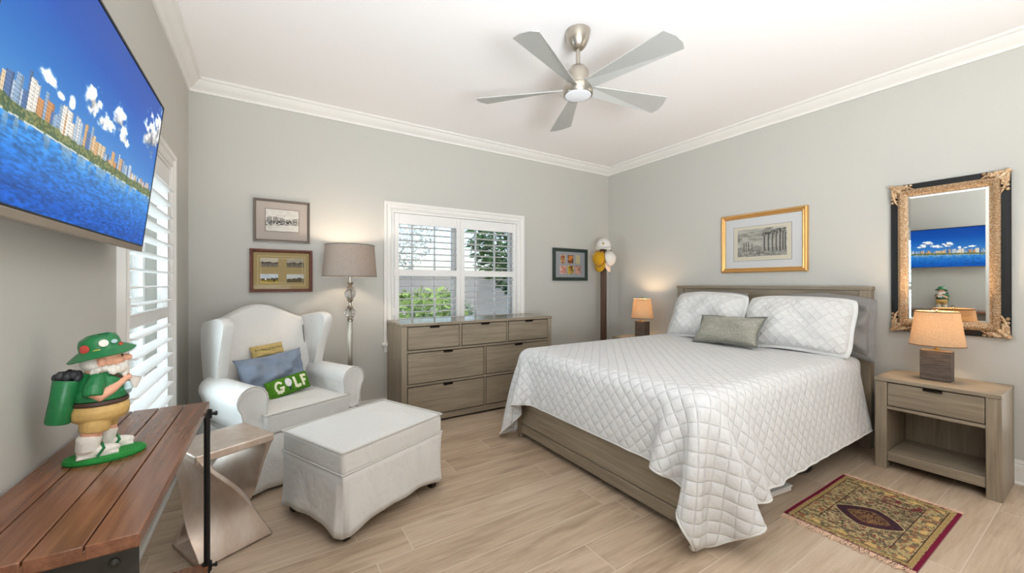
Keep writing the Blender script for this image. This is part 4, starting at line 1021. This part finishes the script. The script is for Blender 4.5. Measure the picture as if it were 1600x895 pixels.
RX = lambda a: Matrix.Rotation(R(a), 4, 'X'); RY = lambda a: Matrix.Rotation(R(a), 4, 'Y'); RZ = lambda a: Matrix.Rotation(R(a), 4, 'Z')
MB().lathe([(.001, 0), (.078, 0), (.081, .005), (.078, .012), (.06, .0155), (.001, .016)], 48, (.012, 0, 0), None, 1, .72).build('base', G['turf'], GN)
# the figure: one continuous skin from feet to head
b = MB()
for s, fx in ((-1, -.012), (1, .018)):
    b.tube([(fx - .006, s * .026, .03), (fx - .004, s * .026, .07), (0, s * .022, .12)], [.019, .021, .026], 14)
b.ell((0, 0, .150), (.046, .052, .05), 20); b.ell((0, 0, .205), (.040, .046, .045), 20)
b.tube([(0, 0, .22), (.008, 0, .262)], [.026, .022], 14); b.ell((.012, 0, .266), (.034, .033, .036), 20)
b.ell((.034, .017, .262), (.013, .012, .011), 12); b.ell((.034, -.017, .262), (.013, .012, .011), 12)          # cheeks
b.ell((.052, 0, .265), (.0125, .0095, .0095), 12); b.tube([(.036, 0, .275), (.050, 0, .264)], [.005, .007], 10)    # nose
for s in (-1, 1): b.ell((.004, s * .034, .262), (.0095, .006, .0125), 12)                                        # ears
for s in (-1, 1):
    b.tube([(-.006, s * .046, .218), (-.014, s * .060, .186), (-.002, s * .058, .176), (.022, s * .046, .190), (.044, s * .020, .206)], [.015, .0155, .0145, .0125, .0095], 12)
    b.ell((.048, s * .016, .209), (.0115, .010, .009), 12)
    for k in range(4): b.tube([(.050, s * (.022 - .006 * k), .2135 - .004 * k), (.060, s * (.018 - .006 * k), .213 - .004 * k), (.060, s * (.012 - .006 * k), .209 - .004 * k)], [.0034, .0033, .0028], 7)
    b.tube([(.046, s * .012, .217), (.053, s * .008, .222), (.058, s * .006, .220)], [.004, .0036, .003], 7)
remesh(b.build('body', G['skin'], GN), .0024, 4)
for s, fx in ((-1, -.012), (1, .018)):
    MB().tube([(fx - .010, s * .026, .034), (fx - .008, s * .026, .056), (fx - .007, s * .026, .066), (fx - .006, s * .026, .073)], [.0225, .0235, .025, .0215], 16).build('sock', G['white'], GN)
    sh = MB().ell((fx + .010, s * .026, .028), (.042, .0185, .0145), 20).ell((fx - .008, s * .026, .036), (.022, .0185, .018), 16).bx(fx - .030, fx + .048, s * .026 - .0165, s * .026 + .0165, .0145, .0215)
    sho = remesh(sh.build('shoe', G['white'], GN), .0022, 4)
    MB().tube([(fx + .004, s * .026 + .0195, .020), (fx + .012, s * .026 + .016, .038), (fx + .016, s * .026, .0455), (fx + .020, s * .026 - .015, .036), (fx + .008, s * .026 - .0195, .018)], .0035, 8).build('shoe_strap', G['green'], sho)
sm = MB().lathe([(.042, .158), (.055, .150), (.060, .135), (.058, .118), (.049, .106), (.001, .104)], 28, (0, 0, 0), None, 1.0, 1.0)
for s, fx in ((-1, -.008), (1, .008)): sm.tube([(fx - .002, s * .026, .082), (fx, s * .026, .098), (0, s * .024, .125)], [.029, .0305, .03], 16)
remesh(sm.build('shorts', G['khaki'], GN), .0024, 3)
MB().lathe([(.0575, .150), (.059, .154), (.0565, .161)], 28, (0, 0, 0), None, .98, 1.0).build('belt', G['brown'], GN)
t = MB().ell((.001, 0, .196), (.050, .054, .05), 24).lathe([(.045, .158), (.0565, .163), (.056, .18), (.046, .20)], 24, (0, 0, 0), None, .97, 1)
for s in (-1, 1): t.tube([(-.004, s * .036, .226), (-.010, s * .056, .200), (-.012, s * .064, .180)], [.016, .0205, .0195], 14)
t.tube([(.004, 0, .225), (.008, 0, .236)], [.032, .026], 16)
remesh(t.build('shirt', G['green'], GN), .0024, 4)
MB().tube([(.020, -.040, .232), (.046, -.018, .208), (.053, .010, .180), (.046, .030, .160)], .0048, 8).build('strap', G['brown'], GN)
# beard, moustache, hair, brows, eyes
bd = MB(); rr = random.Random(3)
bd.ell((.036, 0, .240), (.022, .031, .020), 18); bd.ell((.012, 0, .243), (.026, .040, .016), 18); bd.ell((-.012, 0, .256), (.026, .034, .022), 18); bd.ell((.046, 0, .228), (.013, .019, .016), 14)
for k in range(46):
    a = rr.uniform(-2.3, 2.3); q = .036 + .004 * rr.random(); bd.ell((.012 + q * math.cos(a) * .98, q * math.sin(a), .236 + rr.uniform(-.010, .012) - .006 * math.cos(a)), (.007, .007, .0085), 8)
remesh(bd.build('beard', G['white'], GN), .0022, 2)
MB().tube([(.050, 0, .254), (.049, -.013, .250), (.043, -.024, .246)], [.0055, .006, .003], 9).tube([(.050, 0, .254), (.049, .013, .250), (.043, .024, .246)], [.0055, .006, .003], 9).build('moustache', G['white'], GN)
for s in (-1, 1):
    MB().ell((.0425, s * .0125, .2735), (.003, .0042, .0036), 10).build('eye', G['dark'], GN)
    MB().tube([(.043, s * .006, .281), (.041, s * .014, .2835), (.034, s * .022, .281)], [.003, .0036, .002], 8).build('eyebrow', G['white'], GN)
# bucket hat with badges
HM = Matrix.Translation((.004, 0, .287)) @ RY(-13)
ht = MB(); n = 40; P = []
for q, z in ((.034, .004), (.050, -.002), (.064, -.010), (.0655, -.008), (.050, .004), (.0405, .010), (.039, .026), (.035, .038), (.022, .0445), (.0005, .046)):
    P.append([tuple(HM @ Vector((q * math.cos(w) * 1.04, q * math.sin(w), z + .0022 * math.sin(3 * w + 1)))) for w in [2 * math.pi * k / n for k in range(n)]])
ht.grid(P, closed_v=True); hat = ht.build('hat', G['green'], GN, smooth=60)
def badge(a, z, r, mk, sx=1.0):
    p = HM @ Vector((.0415 * math.cos(R(a)) * 1.04, .0415 * math.sin(R(a)), z)); o = MB().lathe([(r, -.001), (r, .0016), (r * .8, .0026), (.0004, .0028)], 18, (0, 0, 0), None, sx, 1)
    q = o.build('badge', G[mk], hat); q.matrix_local = Matrix.Translation(p) @ HM.to_3x3().to_4x4() @ RZ(a) @ RY(90 - 8); return q
badge(-78, .024, .0095, 'white'); badge(-130, .018, .011, 'red'); badge(-100, .008, .008, 'gold', .5); badge(-48, .022, .0075, 'pale', .7); badge(-25, .010, .008, 'red', .6)
# golf bag on the back
bgp = MB(); bgp.lathe([(.001, -.058), (.022, -.058), (.0245, -.052), (.0245, .0), (.027, .048), (.0255, .052), (.001, .050)], 26)
BM = Matrix.Translation((-.064, -.018, .172)) @ RY(9)
bag = bgp.build('golf_bag', G['green'], GN); bag.matrix_local = BM
cl = MB(); rr = random.Random(5)
for k in range(22): a = k * 2.4; q = .005 + .019 * math.sqrt(k / 22); cl.ell((q * math.cos(a), q * math.sin(a), .054 + rr.uniform(0, .012)), (.008, .008, .010), 9)
cl.build('bag_hood', G['dark'], bag)
MB().lathe([(.0001, -.017), (.012, -.017), (.0145, .012), (.0135, .012), (.0115, -.014), (.0001, -.014)], 20).build('cup', G['white'], GN, loc=(.066, .0, .196), rot=(0, R(18), 0))
MB().tube([(.052, -.018, .20), (.054, -.022, .182), (.056, -.014, .170)], [.006, .010, .005], 10).build('scorecard', G['pale'], GN)

ST = thing('side_stool', 'twisted champagne-silver metal stool between the table and the armchair', 'stool', (-.18, 2.362, 0), R(26))
TW, TD = .163, .150
MB().bx(-TW, TW, -TD, TD, .462, .5).build('top', M['leaf_silver'], ST, bevel=.006, segs=3)
MB().bx(-TD, TD, -TD, TD, 0, .020).build('base', M['leaf_silver'], ST, bevel=.005)
for s in (-1, 1):
    m = MB(); rows = []; nl = 28
    for i in range(nl + 1):
        f = i / nl; e = f * f * (3 - 2 * f) * .55 + f * .45; phi = R(90) * e
        sz = (1 - .40 * math.sin(math.pi * f) ** 1.3); a = TW * sz; w = TD * (1 - .16 * math.sin(math.pi * f)); th = .024 + .05 * (abs(2 * f - 1) ** 9)
        z = .49 - .482 * f; ca, sa = math.cos(phi), math.sin(phi)
        def P(x, y): return (s * (x * ca - y * sa), s * (x * sa + y * ca), z)
        rows.append([P(-a, -w), P(-a, 0), P(-a, w), P(-a + th, w), P(-a + th, 0), P(-a + th, -w)])
    m.grid(rows, closed_v=True); m.f.append(tuple(range(6))); m.f.append(tuple(range(nl * 6, nl * 6 + 6)))
    m.build('twisted_side', M['leaf_silver'], ST, bevel=.004, segs=2, smooth=50)

# ------------------------------------------------------------------ rug, coat rack and caps, things under the bed
rg = thing('rug', 'small fringed Persian rug of gold and maroon beside the bed', 'rug', (2.775, .752, 0), R(-.4))
rw, rh = .80, .515
def carpet(U, V):
    X, Y = np.abs(U - .5) * rw, np.abs(V - .5) * rh; ex, ey = rw / 2 - X, rh / 2 - Y; d = np.minimum(ex, ey)
    n = fbm(U * 46, V * 30, 3, 3); n2 = vnoise(U * 130, V * 84, 5); base = mixc(col(U, (176, 154, 108)), np.array((112, 98, 70)) / 255., np.clip((n - .42) * 4, 0, 1))
    base = put(base, n2 > .72, (60, 58, 52), .8); base = put(base, (vnoise(U * 90, V * 58, 17) > .76), (140, 52, 48), .75); base = put(base, (vnoise(U * 100, V * 60, 23) > .80), (206, 186, 140), .8)
    im = base
    med = (np.abs(U - .42) / .15) ** 1.3 + (np.abs(V - .50) / .27) ** 1.3; im = put(im, med < 1, (70, 30, 40), .88); im = put(im, (med < 1) & (n2 > .55), (44, 38, 52), .8); im = put(im, (med < .55), (150, 116, 70), .8); im = put(im, (med < .5) & (n2 > .5), (70, 38, 34), .8); im = put(im, np.abs(med - 1.03) < .035, (196, 172, 124))
    arc = np.abs(np.mod(np.hypot((U - .83) / .12, (V - .5) / .34) * 2.1, 1) - .5); im = put(im, (np.hypot((U - .83) / .12, (V - .5) / .34) < 1) & (arc < .13) & (V < .55), (120, 36, 46), .85)
    dark = im * (.62 + .5 * np.clip(fbm(U * 3, V * 3, 31, 2), 0, 1))[..., None]; im = dark * .6 + im * .4
    def band(a, b): return (d >= a) & (d < b)
    fl_ = fbm(U * 60, V * 40, 41, 3)
    im = put(im, band(.018, .115), (166, 146, 100)); im = put(im, band(.040, .112) & (fl_ > .52), (92, 84, 62), .85); im = put(im, band(.040, .112) & (vnoise(U * 75, V * 50, 44) > .70), (150, 84, 58), .85)
    ros = np.hypot(np.mod(U * 7, 1) - .5, np.mod(V * 4.6, 1) - .5); im = put(im, band(.05, .105) & (ros < .2), (206, 166, 96), .8)
    im = put(im, band(.018, .038), (180, 150, 92)); im = put(im, band(.018, .038) & (np.mod((U * rw + V * rh) * 70, 1) < .4), (104, 78, 44), .8)
    for a in (.038, .112): im = put(im, band(a, a + .004), (56, 34, 34))
    im = put(im, (ey < .017) | (ex < .005), (116, 22, 48)); im = im * .88 + im.mean(-1, keepdims=True) * .10; return im * (.84 + .32 * vnoise(U * 300, V * 200, 50)[..., None])
M['carpet'] = painted_mat('knotted_wool_carpet', .95, bumpy=.6, spec=.1)
painted('pile', M['carpet'], rg, rw, rh, 420, 270, carpet, loc=(0, 0, .0085), rot=(R(-90), 0, 0), depth=lambda U, V: .0015 * np.sin(U * 9) * np.sin(V * 5))
MB().bx(-rw / 2, rw / 2, -rh / 2, rh / 2, .0005, .0065).build('backing', fabric('maroon_binding', (112, 24, 48)), rg)
M['fringe'] = fabric('cream_fringe_cotton', (206, 172, 146))
for s in (-1, 1):
    m = MB(); rr = random.Random(9 + s)
    for k in range(150):
        y = (-.5 + (k + .5) / 150) * rh; l = rr.uniform(.028, .05); dy = rr.uniform(-.016, .016)
        m.tube([(s * rw / 2 - s * .004, y, .005), (s * (rw / 2 + l * .5), y + dy * .4, .0065), (s * (rw / 2 + l), y + dy, .003)], [.0019, .0022, .0012], 5)
    m.build('fringe', M['fringe'], rg)

cr = thing('coat_rack', 'dark wooden post coat rack in the far corner', 'coat rack', (3.60, 3.56, 0), R(20))
MB().bx(-.030, .030, -.030, .030, .04, 1.74).build('post', M['dkbrown'], cr, bevel=.004)
MB().lathe([(.034, 1.74), (.038, 1.75), (.026, 1.762), (.03, 1.775), (.018, 1.79), (.0005, 1.795)], 20).build('finial', M['dkbrown'], cr)
for k in range(4):
    a = R(90 * k); c_, s_ = math.cos(a), math.sin(a)
    MB().tube([(c_ * .02, s_ * .02, .12), (c_ * .10, s_ * .10, .10), (c_ * .20, s_ * .20, .02)], [.022, .02, .016], 8).build('foot', M['dkbrown'], cr)
    MB().tube([(c_ * .02, s_ * .02, 1.60), (c_ * .075, s_ * .075, 1.625), (c_ * .10, s_ * .10, 1.665)], [.009, .008, .010], 8).build('peg', M['dkbrown'], cr)
def cap(label, loc, rot, crown, brim, badge_c=None):
    r = thing('cap', label, 'cap', loc, rot, None); n = 32; m = MB(); P = []
    for i in range(11):
        a = i / 10 * math.pi / 2; P.append([(.095 * math.cos(a) * math.cos(w) * 1.1, .095 * math.cos(a) * math.sin(w), .105 * math.sin(a) ** .85 + .0015 * math.cos(6 * w)) for w in [2 * math.pi * k / n for k in range(n)]])
    m.grid([[tuple(Vector(q) * .94) for q in r_] for r_ in P], closed_v=True); o = m.build('crown', crown, r, smooth=180); sd = o.modifiers.new('thickness', 'SOLIDIFY'); sd.thickness = .003
    b = MB(); rows = []
    for i in range(5):
        t = i / 4; rows.append([(.100 * math.cos(w) + t * .072 * math.cos(w * .9) ** .5 * 1.0 if abs(w) < 1.5 else .09 * math.cos(w), (.093 + t * .004) * math.sin(w), .002 - .022 * (math.sin(w) ** 2) * t - .006 * t) for w in [-1.25 + 2.5 * k / 18 for k in range(19)]])
    b.grid(rows); o = b.build('brim', brim, r, smooth=180); sd = o.modifiers.new('thickness', 'SOLIDIFY'); sd.thickness = .004
    MB().ell((0, 0, .106), (.007, .007, .005), 10).build('button', crown, r)
    for k in range(6):
        a = R(60 * k + 30); MB().tube([(.1045 * math.cos(a) * math.cos(q) if False else 1.1 * .0962 * math.cos(q) * math.cos(a), .0962 * math.cos(q) * math.sin(a), .106 * math.sin(q) ** .85) for q in [.12 + .28 * j for j in range(6)]], .0011, 5).build('seam', crown, r)
    if badge_c: MB().lathe([(.014, -.001), (.014, .002), (.0004, .003)], 16).build('badge', badge_c, r, loc=(.096, 0, .050), rot=(0, R(72), 0))
    return r
capw = fabric('white_cap_cotton', (222, 218, 212)); capy = fabric('mustard_cap_cotton', (196, 148, 32), wrinkle=.2, wscale=20); capp = fabric('pale_pink_cap_cotton', (232, 206, 192), wrinkle=.2, wscale=20)
def hung(z, x=(0, 0, -1)):
    z = Vector(z).normalized(); x = Vector(x); x = (x - z * x.dot(z)).normalized(); y = z.cross(x)
    return tuple(Matrix((x, y, z)).transposed().to_euler())
cap('white cap with a small badge on top of the coat rack', (3.585, 3.545, 1.716), hung((-.12, -.2, 1), (-.7, -.6, -.35)), capw, fabric('white_cap_brim', (220, 216, 210)), plain('gold_badge', (168, 150, 70), .5))
cap('mustard yellow cap hanging at the left of the coat rack', (3.550, 3.570, 1.565), hung((-.95, -.1, .18)), capy, capy)
cap('white and pale pink cap hanging at the right of the coat rack', (3.617, 3.507, 1.562), hung((.42, -.9, .15), (.25, 0, -1)), capw, capp)

ub = thing('storage_box', 'flat white lidded box sliding out from under the bed', 'box', (2.53, 1.235, 0), R(-7))
MB().bx(-.16, .16, -.12, .12, .006, .030).build('body', M['trim'], ub, bevel=.003)
MB().bx(-.165, .165, -.125, .125, .030, .040).build('lid', M['shutter'], ub, bevel=.003)
MB().bx(-.15, .15, -.11, .11, 0, .006).build('bottom', M['trim'], ub)
bgm = MB(); 
for i, (cx, cy, cz, rx_, ry_, rz_) in enumerate(((0, 0, .065, .15, .12, .064), (.07, -.05, .045, .09, .07, .044), (-.08, .03, .05, .09, .08, .05))): bgm.ell((cx, cy, cz), (rx_, ry_, rz_), 18)
bgo = thing('duffel_bag', 'black soft bag pushed under the bed next to the white box', 'bag', (2.93, 1.235, 0))
remesh(bgm.build('body', plain('black_nylon', (16, 16, 18), .6, nscale=40, nbump=.3), bgo), .009, 3)
MB().tube([(-.06, -.09, .10), (-.02, -.13, .125), (.04, -.13, .125), (.08, -.09, .10)], .007, 8).build('handle', M['black'], bgo)

# ------------------------------------------------------------------ outdoors, seen through the louvers
sun = bpy.data.lights.new('sun', 'SUN'); sun.energy = 3.0; sun.angle = R(3); so = bpy.data.objects.new('sun', sun); COL.objects.link(so); so.rotation_euler = Vector((-.72, .12, -.68)).to_track_quat('-Z', 'Y').to_euler()
gm = MB().bx(-14, 16, YB + .25, 26, -.30, -.16).bx(-14, XL - .25, -8, YB + .25, -.30, -.16).build('garden_ground', plain('pale_paving', (188, 186, 178), .9, nscale=3, nbump=.2, var=.12)); tag(gm, kind='structure')
leafm = [plain('leaf_%s' % k, c, .6, var=.35) for k, c in (('deep', (58, 96, 40)), ('bright', (134, 158, 78)), ('grey', (92, 116, 84)), ('silvery', (186, 190, 184)))]
bark = plain('bark', (96, 82, 68), .9, nscale=20, nbump=.5, var=.2)
def foliage(c, r, n, s, seed):
    rr = random.Random(seed); m = MB()
    for k in range(n):
        th, ph = rr.uniform(0, 6.283), math.acos(rr.uniform(-1, 1)); q = rr.uniform(.45, 1) ** .5
        p = Vector((c[0] + r[0] * q * math.sin(ph) * math.cos(th), c[1] + r[1] * q * math.sin(ph) * math.sin(th), c[2] + r[2] * q * math.cos(ph)))
        d = Vector((rr.gauss(0, 1), rr.gauss(0, 1), rr.gauss(-.3, .8))).normalized(); e = d.orthogonal().normalized(); sz = s * rr.uniform(.6, 1.4)
        m.add([p - d * sz, p - e * sz * .32, p + d * sz, p + e * sz * .32], [(0, 1, 2, 3)])
    return m
def plant(name, label, cat, loc, r, hz, n, s, lm, seed, trunk=0, group=None):
    t = thing(name, label, cat, loc, 0, group)
    o = foliage((0, 0, hz), r, n, s, seed).build('foliage', leafm[lm], t, smooth=0, fix=False)
    rr = random.Random(seed); m = MB()
    if trunk:
        m.tube([(0, 0, 0), (.05, 0, hz * .5), (0, .05, hz)], [trunk, trunk * .8, trunk * .4], 10)
        for k in range(5): a = k * 1.3; m.tube([(0, 0, hz * .55), (math.cos(a) * r[0] * .4, math.sin(a) * r[1] * .4, hz * .9), (math.cos(a) * r[0] * .75, math.sin(a) * r[1] * .75, hz + r[2] * .4)], [trunk * .4, trunk * .3, trunk * .12], 7)
    else:
        for k in range(6): a = k * 1.05; m.tube([(math.cos(a) * .05, math.sin(a) * .05, 0), (math.cos(a) * r[0] * .5, math.sin(a) * r[1] * .5, hz)], [.018, .008], 6)
    m.build('trunk' if trunk else 'stems', bark, t); return t
plant('shrub', 'bright green shrub low outside the left half of the back window', 'shrub', (2.15, 6.0, -.16), (.75, .5, .62), .75, 900, .09, 1, 1)
plant('shrub', 'tall bright green shrub outside the right edge of the back window', 'shrub', (4.55, 6.1, -.16), (.36, .36, 1.0), 1.05, 700, .09, 1, 2)
plant('shrub', 'grey-green shrub in the middle distance outside the back window', 'shrub', (3.35, 8.6, -.16), (.9, .6, .5), .7, 700, .1, 2, 3)
plant('tree', 'pale bare-twigged tree outside the left half of the back window', 'tree', (1.9, 10.4, -.16), (2.1, 1.4, 1.7), 3.0, 3600, .085, 3, 4, .12)
plant('tree', 'dense green tree outside the right half of the back window', 'tree', (6.7, 9.4, -.16), (2.1, 1.6, 2.0), 2.9, 6500, .13, 0, 5, .14)
nb = thing('garden_wall', 'pale grey block wall beyond the shrubs outside the back window', 'wall', (5.0, 12.0, -.16))
MB().bx(-7, 7, -.1, .1, 0, 1.75).build('blocks', plain('grey_stucco', (170, 168, 166), .9, nscale=30, nbump=.4, var=.1), nb); MB().bx(-7.05, 7.05, -.14, .14, 1.75, 1.83).build('coping', M['trim'], nb, bevel=.01)
for k, (y, lb) in enumerate(((4.0, 'white porch post outside the side window, nearer the house corner'), (5.6, 'white porch post outside the side window, second from the house corner'), (7.4, 'white porch post outside the side window, farthest from the house'))):
    p = thing('porch_post', lb, 'post', (-2.3 - .28 * k, y, -.16), 0, 'white posts of the side porch'); MB().bx(-.08, .08, -.08, .08, 0, 2.9).build('shaft', M['trim'], p, bevel=.006); MB().bx(-.11, .11, -.11, .11, 0, .12).build('plinth', M['trim'], p, bevel=.006)
sw = thing('porch_wall', 'pale blue-white porch wall with tall panes outside the side window', 'wall', (-4.4, 6.0, -.16), 0)
m = MB().bx(-.1, .1, -5, 6, 0, .55).bx(-.1, .1, -5, 6, 2.5, 3.1)
for k in range(12): m.bx(-.1, .1, -5 + k * .95, -5 + k * .95 + .28, .55, 2.5)
m.build('frame', plain('pale_blue_white_stucco', (222, 230, 234), .8, nscale=20, nbump=.1, var=.02), sw); MB().bx(-.03, -.01, -5, 6, .55, 2.5).build('pane', plain('blue_grey_glass', (150, 176, 188), .15), sw)
